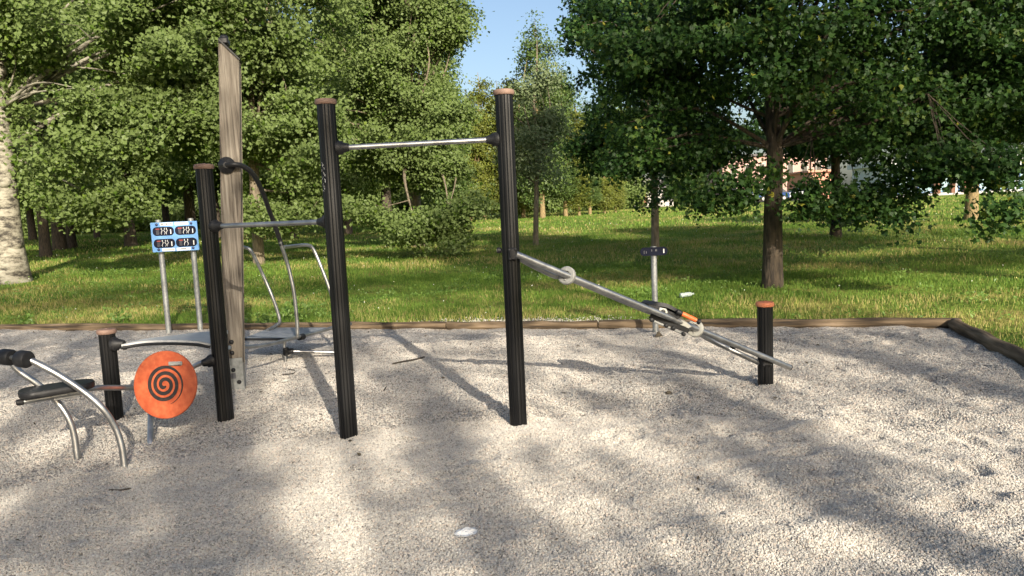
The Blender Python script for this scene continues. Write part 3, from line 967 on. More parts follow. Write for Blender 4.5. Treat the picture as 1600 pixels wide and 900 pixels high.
# deck: planks with gaps
nP = 7
for k in range(nP):
    t0, t1 = k / nP + 0.012, (k + 1) / nP - 0.012
    a, b_ = q[0] * (1 - t0) + q[3] * t0, q[1] * (1 - t0) + q[2] * t0
    c, d = q[1] * (1 - t1) + q[2] * t1, q[0] * (1 - t1) + q[3] * t1
    dk.prism([p - np.array([0, 0, 0.02]) for p in (a, b_, c, d)], (0, 0, 0.02))
dk.build('deck', MT['plate_blue'], st, smooth=0)
mb = MB().tube([q[0] + np.array([-0.02, -0.01, -0.012]), q[1] + np.array([0, -0.01, -0.012])], 0.014, 10)
mb.build('deck_edge', MT['grip'], st)
rt = 0.0185
# frame rail from mast round the deck
railp = [at(358, 543, yW + 0.02), at(385, 542, yW + 0.25), at(420, 538, yT - 0.75), at(448, 531, yT - 0.45), at(463, 527, yT - 0.3), at(492, 520, yT + 0.1), at(530, 509, yT + 0.5), at(548, 506, yT + 0.75)]
MB().tube(spline(railp, 8), rt, 14).build('deck_frame', MT['steel'], st)
D2 = railp[5] - railp[4]; D2 /= np.linalg.norm(D2)
MB().lathe(at(467, 527.5, yT - 0.24), D2, [(0, 0.02), (0.006, 0.031), (0.09, 0.033), (0.10, 0.022)], 16).build('sleeve', MT['rubber'], st)
MB().lathe(q[0] + np.array([-0.10, -0.01, -0.01]), (1, 0.1, 0), [(0, 0.02), (0.006, 0.032), (0.085, 0.032), (0.10, 0.02)], 16).build('sleeve', MT['rubber'], st)
# central rail climbing to the mast with a black upper part
yM = yT - 0.30
low = [at(465, 527, yM), at(464, 500, yM), at(459, 455, yM), at(450, 415, yM), at(438, 378, yM - 0.05)]
sp_ = spline(low, 8)
MB().tube(sp_, rt, 14).build('hand_rail', MT['steel'], st)
fd = at(354, 258, yW)
fq = c_m + Xm * ((fd - c_m - np.array([lean_m * fd[2], 0, 0])) @ Xm) - Ym * (hd + 0.002) + np.array([lean_m * fd[2], 0, fd[2]])
hi = [at(440, 384, yM - 0.045), at(436, 371, yM - 0.05), at(423, 335, yM - 0.2), at(409, 297, yM - 0.5), at(395, 272, yM - 0.8), at(380, 260, yW + 0.02), at(366, 257, fq[1] - 0.055), fq - Ym * 0.045]
hr = MB().tube(spline(hi, 8), 0.0225, 14).build('grip_rail', MT['grip'], st)
MB().lathe(fq, -Ym, [(0, 0.072), (0.012, 0.072), (0.03, 0.055), (0.05, 0.032), (0.06, 0.024)], 24).build('flange', MT['grip'], hr)
# two outer hand rails
yO = yT + 0.62
r1 = [at(352, 388, yO - 0.35), at(368, 387, yO - 0.25), at(384, 387, yO - 0.12), at(394, 395, yO - 0.08), at(412, 432, yO), at(428, 470, yO), at(437, 500, yO), at(432, 508, yO), at(418, 516, yO - 0.2)]
MB().tube(spline(r1, 8), rt, 14).build('hand_rail', MT['steel'], st)
yO2 = yT + 0.25
r2 = [at(443, 386, yM + 0.02), at(462, 384, yO2 - 0.2), at(480, 383, yO2 - 0.05), at(490, 390, yO2), at(503, 420, yO2), at(516, 455, yO2), at(524, 490, yO2), at(527, 511, yO2)]
MB().tube(spline(r2, 8), rt, 14).build('hand_rail', MT['steel'], st)
# foot tube, tee and low cross bar
f0 = gnd(446, 564)
zt_ = zD - 0.03
MB().tube([f0 + np.array([0, 0, -0.1]), np.array([f0[0], f0[1], zt_])], 0.017, 12).build('leg', MT['steel'], st)
tp = at(447, 549, yT)
mb = MB().box(tp, (0.06, 0.07, 0.085), bev=0.012)
mb.lathe(tp + np.array([0.02, 0, 0]), (1, 0.05, 0), [(0, 0.03), (0.05, 0.03), (0.06, 0.022)], 14)
mb.build('tee_joint', MT['rubber'], st)
e2 = at(545, 551, yT + 0.15)
MB().tube([tp + np.array([0.04, 0.0, 0]), e2], 0.0165, 12).build('cross_bar', MT['steel'], st)
MB().tube([e2 + np.array([-0.02, 0, 0.02]), e2 + np.array([-0.02, 0, -0.3])], 0.0165, 12).build('leg', MT['steel'], st)

# --- sloping rails with ring stops
gR = gnd(1199.5, 603)
sl_t = thing('sloping_rail_station', (gR[0], gR[1] + PR, 0), 'pair of sloping steel rails running down to a short orange-capped black post', 'exercise station')
bR, tR = post(1199.5, 603, (1198.5, 476), sl_t, 'cap_orange')
yb0, yb1 = bB[1] - PR - 0.024, bR[1] - PR - 0.026
P0 = at(806, 397, yb0); P1 = at(1234, 574, yb1 + 0.06)
def onrail(px):
    t = (px - 806) / (1234 - 806)
    # perspective interpolation along the rail
    p0, p1 = P0, P1
    lo, hi_ = 0.0, 1.0
    for _ in range(40):
        mid = (lo + hi_) / 2
        x = project(p0 + (p1 - p0) * mid)[0]
        if x < px: lo = mid
        else: hi_ = mid
    return p0 + (p1 - p0) * lo
RD = (P1 - P0) / np.linalg.norm(P1 - P0)
rr_ = 0.0225
MB().tube([P0, P1], rr_, 18).build('rail', MT['steel'], sl_t)
MB().lathe(P1 - RD * 0.004, RD, [(0, rr_ * 0.98), (0.012, rr_ * 1.0), (0.018, rr_ * 0.7), (0.018, 0.002)], 18).build('rail_end', MT['rubber'], sl_t)
# rear rail, cranked where it meets the posts
sideN = np.array([-RD[1], RD[0], 0]); sideN /= np.linalg.norm(sideN)
off = sideN * 0.20
dn = np.array([0, 0, -1.0])
ra, rbb = onrail(888), onrail(1090)
rear = [at(812, 403.5, bB[1] + 0.02), at(835, 416, bB[1] + 0.06), at(868, 431.5, bB[1] + 0.10), ra + off * 0.6, (ra + rbb) / 2 + off * 0.6 + dn * 0.004, rbb + off * 0.6 + dn * 0.004, at(1110, 531, bR[1] - 0.03), at(1160, 555, bR[1] - 0.01), at(1186, 567, bR[1])]
MB().tube(spline(rear, 6), rr_ * 0.92, 16).build('rail', MT['steel'], sl_t)
# post brackets
def bracket(c, w, h):
    mb = MB().box(c, (w, 0.05, h), bev=0.01)
    for sx in (-1, 1):
        for sz in (-1, 1):
            mb.lathe(np.array(c) + np.array([sx * w * 0.34, -0.024, sz * h * 0.36]), (0, -1, 0), [(0, 0.008), (0.006, 0.008), (0.009, 0.003)], 8)
    return mb.build('bracket', MT['rubber'], sl_t)
cB = at(801, 397, bB[1] - PR - 0.004); bracket((cB[0], bB[1] - PR - 0.004, cB[2]), 0.062, 0.085)
cR = at(1198, 562, bR[1] - PR); bracket((cR[0], bR[1] - PR + 0.012, cR[2] - 0.02), 0.085, 0.06)
mb = MB().tube([at(786, 391.5, bB[1] + 0.03), at(776, 391, bB[1] + 0.03)], 0.013, 12)
mb.build('stub', MT['plastic_grey'], sl_t)
MB().lathe(at(784, 391, bB[1] + 0.03), (-1, 0, 0.02), [(0, 0.014), (0.004, 0.02), (0.028, 0.02), (0.034, 0.014)], 14).build('stub_cap', MT['rubber'], sl_t)
# steel reinforcement bolted under the lower end
lb = at(1146, 541, yb1 - 0.02)
MB().tube([at(1118, 530, yb1 - 0.015), lb], 0.011, 10).build('strap', MT['steel'], sl_t)
MB().lathe(at(1145, 540.5, yb1 - 0.02), (0.1, -1, 0.1), [(0, 0.024), (0.02, 0.024), (0.026, 0.014), (0.026, 0.003)], 16).build('strap_bolt', MT['rubber'], sl_t)
# ring stops
def ring_stop(px, mat, w):
    c = onrail(px) + off * 0.12
    A = RD + sideN * 0.75; A /= np.linalg.norm(A)
    ro, ri = 0.064, 0.031
    prof = [(0, ri), (0, ro - 0.006), (0.006, ro), (w - 0.006, ro), (w, ro - 0.006), (w, ri)]
    mb = MB()
    seg = 36
    a = np.array([0, 0, 1.0]); u = np.cross(A, a); u /= np.linalg.norm(u); w_ = np.cross(A, u)
    vs = []
    for d, r in prof:
        for k in range(seg):
            an = 2 * math.pi * k / seg
            vs.append(c + A * (d - w / 2) + r * (u * math.cos(an) * 1.0 + w_ * math.sin(an)))
    n_ = len(prof); fs = []
    for i in range(n_):
        i2 = (i + 1) % n_
        for k in range(seg): fs.append((i * seg + k, i * seg + (k + 1) % seg, i2 * seg + (k + 1) % seg, i2 * seg + k))
    mb.add(vs, fs)
    o = mb.build('ring_stop', MT[mat], sl_t)
    # web joining the ring to both rails
    mb = MB().box(c, (0.03, 0.09, 0.035), A, u, w_)
    for s in (-1, 1): mb.lathe(c + w_ * s * 0.034 - A * (w / 2), -A, [(0, 0.007), (0.006, 0.007), (0.008, 0.002)], 8)
    mb.build('ring_web', MT[mat], o, smooth=0)
ring_stop(888, 'stop_grey', 0.036); ring_stop(1089, 'plastic_grey', 0.040)

# --- sliding seat carriage on the rails
cc = onrail(1045)
car_t = thing('sliding_seat', tuple(cc), 'black curved sliding seat with orange grip, resting on the sloping rails', 'exercise seat')
yC = cc[1] + 0.10
RN = np.cross(RD, sideN); RN = RN if RN[2] > 0 else -RN
# seat shell: curved band
sc_pts = [at(1010, 474, yC), at(1018, 470.5, yC), at(1032, 473, yC), at(1048, 481, yC), at(1062, 488, yC), at(1070, 492, yC)]
sp2 = spline(sc_pts, 6)
vs = []; fs = []
hwid = 0.10
for i, p in enumerate(sp2):
    t = i / (len(sp2) - 1)
    thk = 0.034 * (1 - 0.45 * t)
    wv = hwid * (0.75 + 0.25 * math.sin(math.pi * min(1, t * 1.3)))
    for s, zt3 in ((-1, 0), (1, 0), (1, -1), (-1, -1)):
        vs.append(p + sideN * s * wv + RN * (zt3 * thk))
for i in range(len(sp2) - 1):
    for k in range(4): fs.append((i * 4 + k, i * 4 + (k + 1) % 4, (i + 1) * 4 + (k + 1) % 4, (i + 1) * 4 + k))
fs += [(3, 2, 1, 0), tuple((len(sp2) - 1) * 4 + k for k in range(4))]
MB().add(vs, fs).build('seat', MT['rubber'], car_t, smooth=30)
# side cheek and mounting blocks
yS = cc[1] - 0.0
mb = MB().prism([at(1014, 476, yS), at(1030, 479, yS), at(1046, 486, yS), at(1064, 494, yS), at(1060, 499, yS), at(1036, 496, yS), at(1016, 489, yS)], (0, 0.16, 0))
mb.build('cheek', MT['rubber'], car_t, smooth=30)
mb = MB().prism([at(1031, 480.5, yS - 0.012), at(1041, 482.5, yS - 0.012), at(1043.5, 488, yS - 0.012), at(1038, 494, yS - 0.012), at(1028, 490, yS - 0.012)], (0, 0.012, 0))
blk = mb.build('bearing_block', MT['plastic_grey'], car_t, smooth=0)
MB().lathe(at(1036, 487, yS - 0.011), (0, -1, 0), [(0, 0.017), (0.01, 0.017), (0.014, 0.008)], 16).build('bearing_knob', MT['rubber'], blk)
mb = MB().prism([at(1040, 497, yS + 0.02), at(1054, 492, yS + 0.02), at(1064, 495, yS + 0.02), at(1080, 510, yS + 0.02), at(1076, 513, yS + 0.02)], (0, 0.10, 0))
mb.build('carriage_plate', MT['plastic_grey'], car_t, smooth=0)
# handle with orange grip
h0, h1 = at(1059, 487, yS - 0.02), at(1092, 502.5, yS - 0.02)
hd_ = (h1 - h0) / np.linalg.norm(h1 - h0); hL = np.linalg.norm(h1 - h0)
hb = MB().lathe(h0 - hd_ * 0.01, hd_, [(0, 0.010), (0.004, 0.018), (0.03, 0.019), (0.035, 0.013), (hL, 0.013), (hL + 0.002, 0.02), (hL + 0.018, 0.021), (hL + 0.023, 0.012)], 16).build('handle', MT['rubber'], car_t)
pr = [(0, 0.012), (0.002, 0.0175)]
for k in range(8):
    d = 0.004 + k * (hL * 0.80 - 0.03) / 8
    pr += [(d, 0.0182), (d + 0.006, 0.0182), (d + 0.008, 0.0166)]
pr += [(hL * 0.80 - 0.022, 0.0175), (hL * 0.80 - 0.02, 0.012)]
MB().lathe(h0 + hd_ * 0.034, hd_, pr, 18).build('grip', MT['grip_orange'], hb)
# rollers below the rail
for px, py in ((1018, 500), (1041, 509), (1052, 513), (1068, 522)):
    p = at(px, py, yS - 0.012)
    MB().lathe(p + np.array([0, 0.018, 0]), (0, -1, 0), [(0, 0.010), (0.004, 0.0155), (0.026, 0.0155), (0.03, 0.01)], 14).build('roller', MT['rubber'], car_t)
a0, a1 = at(1022, 502, yS + 0.012), at(1071, 523, yS + 0.012)
MB().tube([a0, a1], 0.0095, 8).build('roller_bar', MT['stop_grey'], car_t)
MB().prism([at(1014, 497, yS + 0.03), at(1075, 521, yS + 0.03), at(1078, 513, yS + 0.03), at(1020, 487, yS + 0.03)], (0, 0.014, 0)).build('carriage_side', MT['rubber'], car_t, smooth=0)

# ------------------------------------------------------------------ signs
def rrect(w, h, r, n=6):
    o = []
    for sx, sy in ((1, 1), (-1, 1), (-1, -1), (1, -1)):
        a0 = math.atan2(sy, sx) - math.pi / 4
        for k in range(n + 1):
            a = a0 + k * math.pi / 2 / n
            o.append((sx * (w / 2 - r) + r * math.cos(a), sy * (h / 2 - r) + r * math.sin(a)))
    return o


class Board:
    def __init__(s, c, yaw, roll=0.0):
        s.c = np.array(c, float)
        x = np.array([math.cos(yaw), math.sin(yaw), 0]); n = np.array([math.sin(yaw), -math.cos(yaw), 0]); z = np.array([0, 0, 1.0])
        s.x = x * math.cos(roll) + z * math.sin(roll); s.z = z * math.cos(roll) - x * math.sin(roll); s.n = n

    def p(s, a, b, d=0): return s.c + s.x * a + s.z * b + s.n * d

    def plate(s, mb, outl, a, b, d0, d1):
        mb.prism([s.p(a + u, b + v, d0) for u, v in outl], s.n * (d1 - d0)); return mb

    def rect(s, mb, a, b, w, h, d0, d1): return s.plate(mb, [(-w / 2, -h / 2), (w / 2, -h / 2), (w / 2, h / 2), (-w / 2, h / 2)], a, b, d0, d1)


def pill_art(B, a, b, w, h, d, parent, busy):
    """faint red heading, a text block, pale exercise figures and a white card on the right, all tiny"""
    B.rect(MB(), a - w * 0.26, b + h * 0.27, w * 0.18, h * 0.12, d, d + 0.0015).build('heading', MT['ink_red'], parent, smooth=0)
    for k in range(4):
        L = w * (0.14 - 0.012 * (k % 2))
        B.rect(MB(), a - w * 0.27, b + h * (0.08 - 0.125 * k), L, h * 0.05, d, d + 0.0015).build('small_print', MT['ink_grey'], parent, smooth=0)
    for k, xx in enumerate((-0.08, 0.06, 0.16)):
        if not busy and k == 2: continue
        x = a + w * xx
        m_ = 1 if k % 2 else -1
        pts = [(0, .38), (0.012 * m_, .22), (-.04 * m_, .08), (.005, -.02), (0.03 * m_, -.2), (-.02, -.36)]
        MB().tube([B.p(x + x0 * w, b + y0 * h, d + 0.001) for x0, y0 in pts], [h * .05, h * .03, h * .028, h * .035, h * .03, h * .02], 5).build('pictogram', MT['ink_white'], parent, smooth=0)
    B.rect(MB(), a + w * 0.345, b - h * 0.08, w * 0.045, h * 0.5, d, d + 0.0015).build('white_card', MT['ink_white'], parent, smooth=0)


yS1 = gnd(264, 521)[1]; g1 = gnd(264, 521); g2 = gnd(313.5, 517)
yaw1 = math.atan2(g2[1] - g1[1], g2[0] - g1[0])
sg = thing('exercise_sign', ((g1[0] + g2[0]) / 2, (g1[1] + g2[1]) / 2, 0), 'square blue board with four dark exercise panels on two grey poles', 'sign')
for g, tp_ in ((g1, (248, 343.5)), (g2, (298, 341))):
    tz = at(tp_[0], tp_[1], g[1])[2]
    p = MB().tube([(g[0], g[1], -0.15), (g[0], g[1], tz)], 0.036, 16)
    pole = p.build('pole', MT['galv'], sg)
c1p, c2p, c3p = at(238, 349, yS1), at(304, 345.5, yS1), at(309, 391, yS1)
bw = np.linalg.norm(c2p - c1p) * 1.015; bh = np.linalg.norm(c3p - c2p) * 1.0
cen = at(273.5, 369.5, yS1 - 0.04)
B = Board(cen, yaw1, 0.0)
panel = B.plate(MB(), rrect(bw, bh, 0.008), 0, 0, 0.0, 0.008).build('panel', MT['panel_blue'], sg, smooth=0)
for i in (-1, 1):
    for j in (-1, 1):
        a, b_ = i * bw * 0.237, -bh * 0.01 + j * bh * 0.205
        w_, h_ = bw * 0.455, bh * 0.30
        pl = B.plate(MB(), rrect(w_, h_, h_ * 0.42), a, b_, 0.008, 0.010).build('exercise_panel', MT['panel_dark'], panel, smooth=0)
        # drawings sit directly on the panel board (kept at sub-part depth)
        pill_art(B, a, b_, w_, h_, 0.0105, panel, not (i == 1 and j == -1))
mb = MB(); mg = MB()
for a, b_, w_ in ((-bw * 0.16, bh * 0.435, bw * 0.28), (bw * 0.165, bh * 0.435, bw * 0.29), (-bw * 0.16, -bh * 0.435, bw * 0.28), (bw * 0.165, -bh * 0.435, bw * 0.30)):
    B.rect(MB(), a, b_, w_, bh * 0.10, 0.008, 0.0095).build('white_label', MT['ink_white'], panel, smooth=0)
for x in (-0.25, -0.155, -0.06): B.plate(MB(), [(-.011, .01), (.011, .01), (.009, -.006), (0, -.012), (-.009, -.006)], bw * x, bh * 0.435, 0.0095, 0.0105).build('label_emblem', MT['ink_grey'], panel, smooth=0)
for x, y, w_, h_ in ((0.11, 0.435, 0.006, 0.02), (0.165, 0.43, 0.02, 0.006), (-0.15, -0.435, bw * 0.22, 0.004), (0.165, -0.43, bw * 0.11, 0.013)):
    B.rect(MB(), bw * x, bh * y, w_, h_, 0.0095, 0.0105).build('label_print', MT['ink_grey'], panel, smooth=0)
mb = MB()
for x in (-0.37, 0.37):
    for z in (-0.42, 0.425): MB().lathe(B.p(bw * x, bh * z, 0.008), B.n, [(0, 0.019), (0.008, 0.017), (0.013, 0.008), (0.013, 0.001)], 14).build('bolt_cover', MT['bolt_blue'], panel)

g3 = gnd(1024.5, 522)
sg2 = thing('exercise_plate_sign', (g3[0], g3[1], 0), 'small dark pill-shaped exercise plate on a single grey pole', 'sign')
tz = at(1021, 385, g3[1])[2]
MB().tube([(g3[0], g3[1], -0.2), (g3[0], g3[1], tz)], 0.034, 16).build('pole', MT['galv'], sg2)
cen = at(1021.5, 392.7, g3[1] - 0.04)
w2 = np.linalg.norm(at(1043, 392, g3[1]) - at(1000, 393, g3[1])); h2 = np.linalg.norm(at(1021, 386.2, g3[1]) - at(1021, 399.3, g3[1]))
B = Board(cen, 0.05, -0.0)
pan = B.plate(MB(), rrect(w2, h2, h2 * 0.48), 0, 0, 0, 0.008).build('panel', MT['panel_dark'], sg2, smooth=0)
for x, hh in ((-.36, .4), (-.28, .3)): B.rect(MB(), x * w2, -h2 * 0.08, 0.006, h2 * hh, 0.008, 0.0095).build('small_print', MT['ink_grey'], pan, smooth=0)
for x in (-.08, .06, .1): B.rect(MB(), x * w2, h2 * 0.12, 0.008, h2 * .25, 0.008, 0.0095).build('pictogram', MT['ink_grey'], pan, smooth=0)
B.rect(MB(), w2 * 0.36, 0, w2 * 0.04, h2 * 0.5, 0.008, 0.0095).build('white_card', MT['ink_white'], pan, smooth=0)

# ------------------------------------------------------------------ litter
def crumple(name, c, w, d, h, mat, label, cat, seed, rot=0.3):
    r_ = np.random.default_rng(seed)
    n = 13
    vs = []; fs = []
    for j in range(n):
        for i in range(n):
            x, y = i / (n - 1) - .5, j / (n - 1) - .5
            rr = math.hypot(x * 1.3, y * 1.9)
            z = h * max(0, 1 - (rr * 1.55) ** 2) * (0.65 + 0.7 * r_.random()) + 0.004
            px = x * w * (1 + 0.25 * (r_.random() - .5)) * (1 - 0.45 * abs(y)); py = y * d * (1 + 0.25 * (r_.random() - .5)) * (1 - 0.5 * abs(x))
            vs.append((px * math.cos(rot) - py * math.sin(rot), px * math.sin(rot) + py * math.cos(rot), z))
    for j in range(n - 1):
        for i in range(n - 1):
            a = j * n + i; fs.append((a, a + 1, a + n + 1, a + n))
    mb = MB().add(vs, fs)
    o = mb.build(name, mat, smooth=0)
    sm = o.modifiers.new('thick', 'SOLIDIFY'); sm.thickness = 0.002
    o.location = c
    return setp(o, label, cat)


p = gnd(728, 831)
crumple('paper_tissue', (p[0], p[1], float(gh(p[0], p[1])) + 0.006), 0.115, 0.09, 0.016, MT['paper'], 'white crumpled paper tissue lying on the gravel in the foreground', 'tissue', 4)
p = gnd(447, 594)
crumple('fallen_leaf', (p[0], p[1], float(gh(p[0], p[1])) + 0.006), 0.09, 0.05, 0.012, MT['leaf_pale'], 'pale dry leaf on the gravel below the step station', 'leaf', 6, 0.9)
p = gnd(1029, 529)
o = crumple('fallen_leaf', (p[0], p[1], float(gh(p[0], p[1])) + 0.008), 0.11, 0.07, 0.04, MT['leaf_dry'], 'dark curled dead leaf on the gravel at the foot of the pill sign', 'leaf', 9, 0.6)
p = gnd(1044, 612)
crumple('fallen_leaf', (p[0], p[1], float(gh(p[0], p[1])) + 0.006), 0.06, 0.05, 0.014, MT['leaf_dry'], 'small brown leaf on the gravel in front of the sloping rails', 'leaf', 12, 0.2)
def stick(pts, r, label):
    P = [gnd(*q) for q in pts]; P = [np.array([q[0], q[1], float(gh(q[0], q[1])) + r + 0.004]) for q in P]
    o = MB().tube(spline(P, 4), [r * 0.6] + [r] * (4 * (len(P) - 1) - 1) + [r * 0.5], 7).build('stick', MT['stick'], base=P[0])
    setp(o, label, 'stick', 'twigs lying on the gravel')
stick([(613, 570), (628, 567.5), (645, 564), (664, 559)], 0.009, 'thick dark stick on the gravel behind the tall left pull-up post')
stick([(440, 585), (458, 584), (460, 577), (450, 575)], 0.005, 'bent hook-shaped twig on the gravel under the step station')
stick([(170, 767), (188, 764), (205, 761)], 0.005, 'thin twig on the gravel in front of the sit-up bench')
stick([(600, 615), (604, 608)], 0.006, 'tiny twig standing out on sunlit gravel between the pull-up posts')
# crushed bottle on the lawn
p = lawn(1073, 467)
mb = MB()
D = np.array([0.97, 0.2, 0.06]); D /= np.linalg.norm(D)
mb.lathe(np.array([p[0] - 0.10, p[1], p[2] + 0.055]), D, [(0, 0.03), (0.008, 0.038), (0.05, 0.036), (0.07, 0.031), (0.09, 0.037), (0.15, 0.036), (0.18, 0.026), (0.20, 0.014), (0.225, 0.013), (0.225, 0.002)], 14)
o = mb.build('plastic_bottle', MT['bottle'], base=(p[0], p[1], p[2]))
setp(o, 'crushed clear plastic bottle lying in the grass behind the sliding seat', 'bottle')

# ------------------------------------------------------------------ vegetation
DIAMOND = np.array([(-.5, 0, 0), (-.08, .5, .12), (.5, 0, -.03), (-.08, -.5, .12)])
LOBED = np.array([(-.42, 0, 0), (-.34, .26, .05), (-.02, .52, .10), (.08, .2, .03), (.5, 0, -.05), (.08, -.2, .03), (-.02, -.52, .10), (-.34, -.26, .05)])


def leaves_mesh(name, C, size, outward, mat, parent, shape=DIAMOND, wid=0.8, droop=0.5, upb=0.5, tint=None, rg=rng, base=(0, 0, 0)):
    n = len(C)
    nrm = rg.normal(size=(n, 3)) * 0.7 + outward * 0.4 + np.array([0, 0, upb * 0.6]) + SUN * 0.55
    nrm /= np.linalg.norm(nrm, axis=1, keepdims=True)
    a = rg.normal(size=(n, 3)) + np.array([0, 0, -droop])
    a -= nrm * np.sum(a * nrm, 1, keepdims=True); a /= np.linalg.norm(a, axis=1, keepdims=True)
    b = np.cross(nrm, a)
    s = size[:, None]
    V = np.stack([C + s * (a * q[0] + b * (q[1] * wid) + nrm * q[2]) for q in shape], 1).reshape(-1, 3)
    k = len(shape)
    Fi = np.arange(n * k)
    return np_mesh(name, V, k, Fi, mat, parent, base, {'tint': tint})


def build_tree(name, base, label, cat, group, height, r0, crown, ncl, lpc, clr, lsize, leafm, barkm, shape=DIAMOND, wid=0.8, lean=(0, 0), fork=0.3,
               droop=0.5, seed=1, zmin=0.0, limbs=40, flare=1.35, hang=None, burls=None, upb=0.5, bias=0.45, flat=0.6, rim=0.0, limbk=0.013, gaps=1.0):
    rg = np.random.default_rng(seed)
    nwant = ncl; ncl = int(ncl * 2.4)
    base = np.array(base, float)
    t = thing(name, tuple(base), label, cat, group)
    # cluster centres in the union of ellipsoids
    W = np.array([c[6] for c in crown], float); W /= W.sum()
    ids = rg.choice(len(crown), ncl, p=W)
    cr = np.array([c[:6] for c in crown], float)[ids]
    d = rg.normal(size=(ncl, 3)); d /= np.linalg.norm(d, axis=1, keepdims=True)
    rr = rg.random(ncl) ** bias
    # uneven outline
    lump = 0.78 + 0.44 * fbm(np.arctan2(d[:, 1], d[:, 0]) * 2.2 + 20 + ids * 3, d[:, 2] * 3 + 20, seed, 2)
    cc = base + cr[:, :3] + d * cr[:, 3:6] * (rr * lump)[:, None]
    keep = cc[:, 2] > terr(cc[:, 0], cc[:, 1]) + zmin
    cc = cc[keep]; d = d[keep]
    # boughs: keep the clusters where a coarse field is high, so dark hollows open between them
    gs = gaps * 0.9
    fld = fbm((cc[:, 0] + 0.6 * cc[:, 1]) * gs + 31, cc[:, 2] * gs * 1.5 + 17 + 0.5 * cc[:, 1], seed + 300, 2) + rg.normal(size=len(cc)) * (0.035 if cat == 'tree' and group != 'maples on the lawn' else 0.35)
    srt = np.argsort(-fld)[:nwant]
    cc = cc[srt]; d = d[srt]
    if hang is not None:
        cc = np.vstack([cc, np.array(hang)]); d = np.vstack([d, np.tile([0, -0.3, 0.3], (len(hang), 1))])
    ncl = len(cc)
    # leaves
    n_each = np.maximum(4, (lpc * rg.uniform(0.55, 1.45, ncl)).astype(int))
    Ci = np.repeat(np.arange(ncl), n_each)
    n = len(Ci)
    off = rg.normal(size=(n, 3)) * clr * np.array([1, 1, flat])
    off[:, 2] -= np.abs(rg.normal(size=n)) * clr * droop * 0.6
    C = cc[Ci] + off
    ok = C[:, 2] > terr(C[:, 0], C[:, 1]) + 0.05
    C = C[ok]; Ci = Ci[ok]; n = len(C)
    clt = rg.uniform(-0.16, 0.16, ncl)
    tint = np.clip(rg.beta(2.2, 2.4, n) + clt[Ci], 0, 0.9)
    if rim:
        tint = np.where(rg.random(n) < rim, rg.uniform(0.94, 1.0, n), tint)
    leaves_mesh('crown', C, lsize * rg.uniform(0.55, 1.35, n), d[Ci], leafm, t, shape, wid, droop, upb, tint, rg)
    # trunk
    top = base + np.array([lean[0], lean[1], height])
    mb = MB()
    k = 14
    P = []; R = []
    for i in range(k + 1):
        q = i / k
        w_ = np.array([rg.normal() * 0.06, rg.normal() * 0.06, 0]) * min(1, max(0, q - 0.3) * 2) * min(1, height / 8)
        P.append(base + (top - base) * (q ** 1.4) + w_ + np.array([0, 0, 0]))
        zz = (q ** 1.4) * height
        R.append(r0 * (1 + (flare - 1) * math.exp(-zz / (r0 * 1.6))) * (1 - 0.95 * min(1, zz / height) ** 1.5) + 0.006)
    P[0] = P[0] - np.array([0, 0, 0.15])
    mb.tube(spline(P, 3), np.interp(np.linspace(0, k, 3 * k + 1), np.arange(k + 1), R), 14)
    if burls:
        for bz, an, s in burls:
            q = base + np.array([math.cos(an) * r0 * 0.9, math.sin(an) * r0 * 0.9, bz])
            mb.lathe(q - np.array([math.cos(an), math.sin(an), 0]) * r0 * 0.5, (math.cos(an), math.sin(an), 0.15), [(0, s * 1.6), (r0 * 0.4, s * 1.3), (r0 * 0.4 + s * 0.6, s * 0.9), (r0 * 0.4 + s, s * 0.35)], 12)
    PA = np.array(P)
    sel = rg.choice(ncl, min(limbs, ncl), replace=False)
    nodes = []
    for s_ in sel:
        tgt = cc[s_]
        hz = np.clip(base[2] + height * fork + (tgt[2] - base[2] - height * fork) * rg.uniform(0.1, 0.55), base[2] + height * fork * rg.uniform(0.85, 1.15), base[2] + height * 0.92)
        j = np.argmin(np.abs(PA[:, 2] - hz)); st_ = PA[j]
        rs = R[j] * rg.uniform(0.3, 0.5)
        L = np.linalg.norm(tgt - st_)
        mid = st_ * 0.5 + tgt * 0.5 + np.array([rg.normal() * .09 * L, rg.normal() * .09 * L, 0.08 * L + rg.normal() * .08 * L])
        pts = spline([st_, mid, tgt], 5)
        rs = min(rs, 0.008 + limbk * L)
        mb.tube(pts, np.linspace(rs, 0.006, len(pts)), 6, caps=False)
        for q in (0.5, 0.7, 0.9): nodes.append((pts[int(q * (len(pts) - 1))], rs * (1 - q) * 0.7))
    NA = np.array([q[0] for q in nodes])
    for s_ in rg.choice(ncl, min(limbs * 4, ncl), replace=False):
        dist = np.linalg.norm(NA - cc[s_], axis=1); j = int(np.argmin(dist))
        if dist[j] > 0.15:
            a = NA[j]; b_ = cc[s_]
            m_ = (a + b_) / 2 + rg.normal(size=3) * 0.08 * dist[j]
            mb.tube([a, m_, b_], [max(0.006, nodes[j][1]), 0.007, 0.003], 4, caps=False)
    mb.build('trunk', barkm, t, smooth=60)
    return t


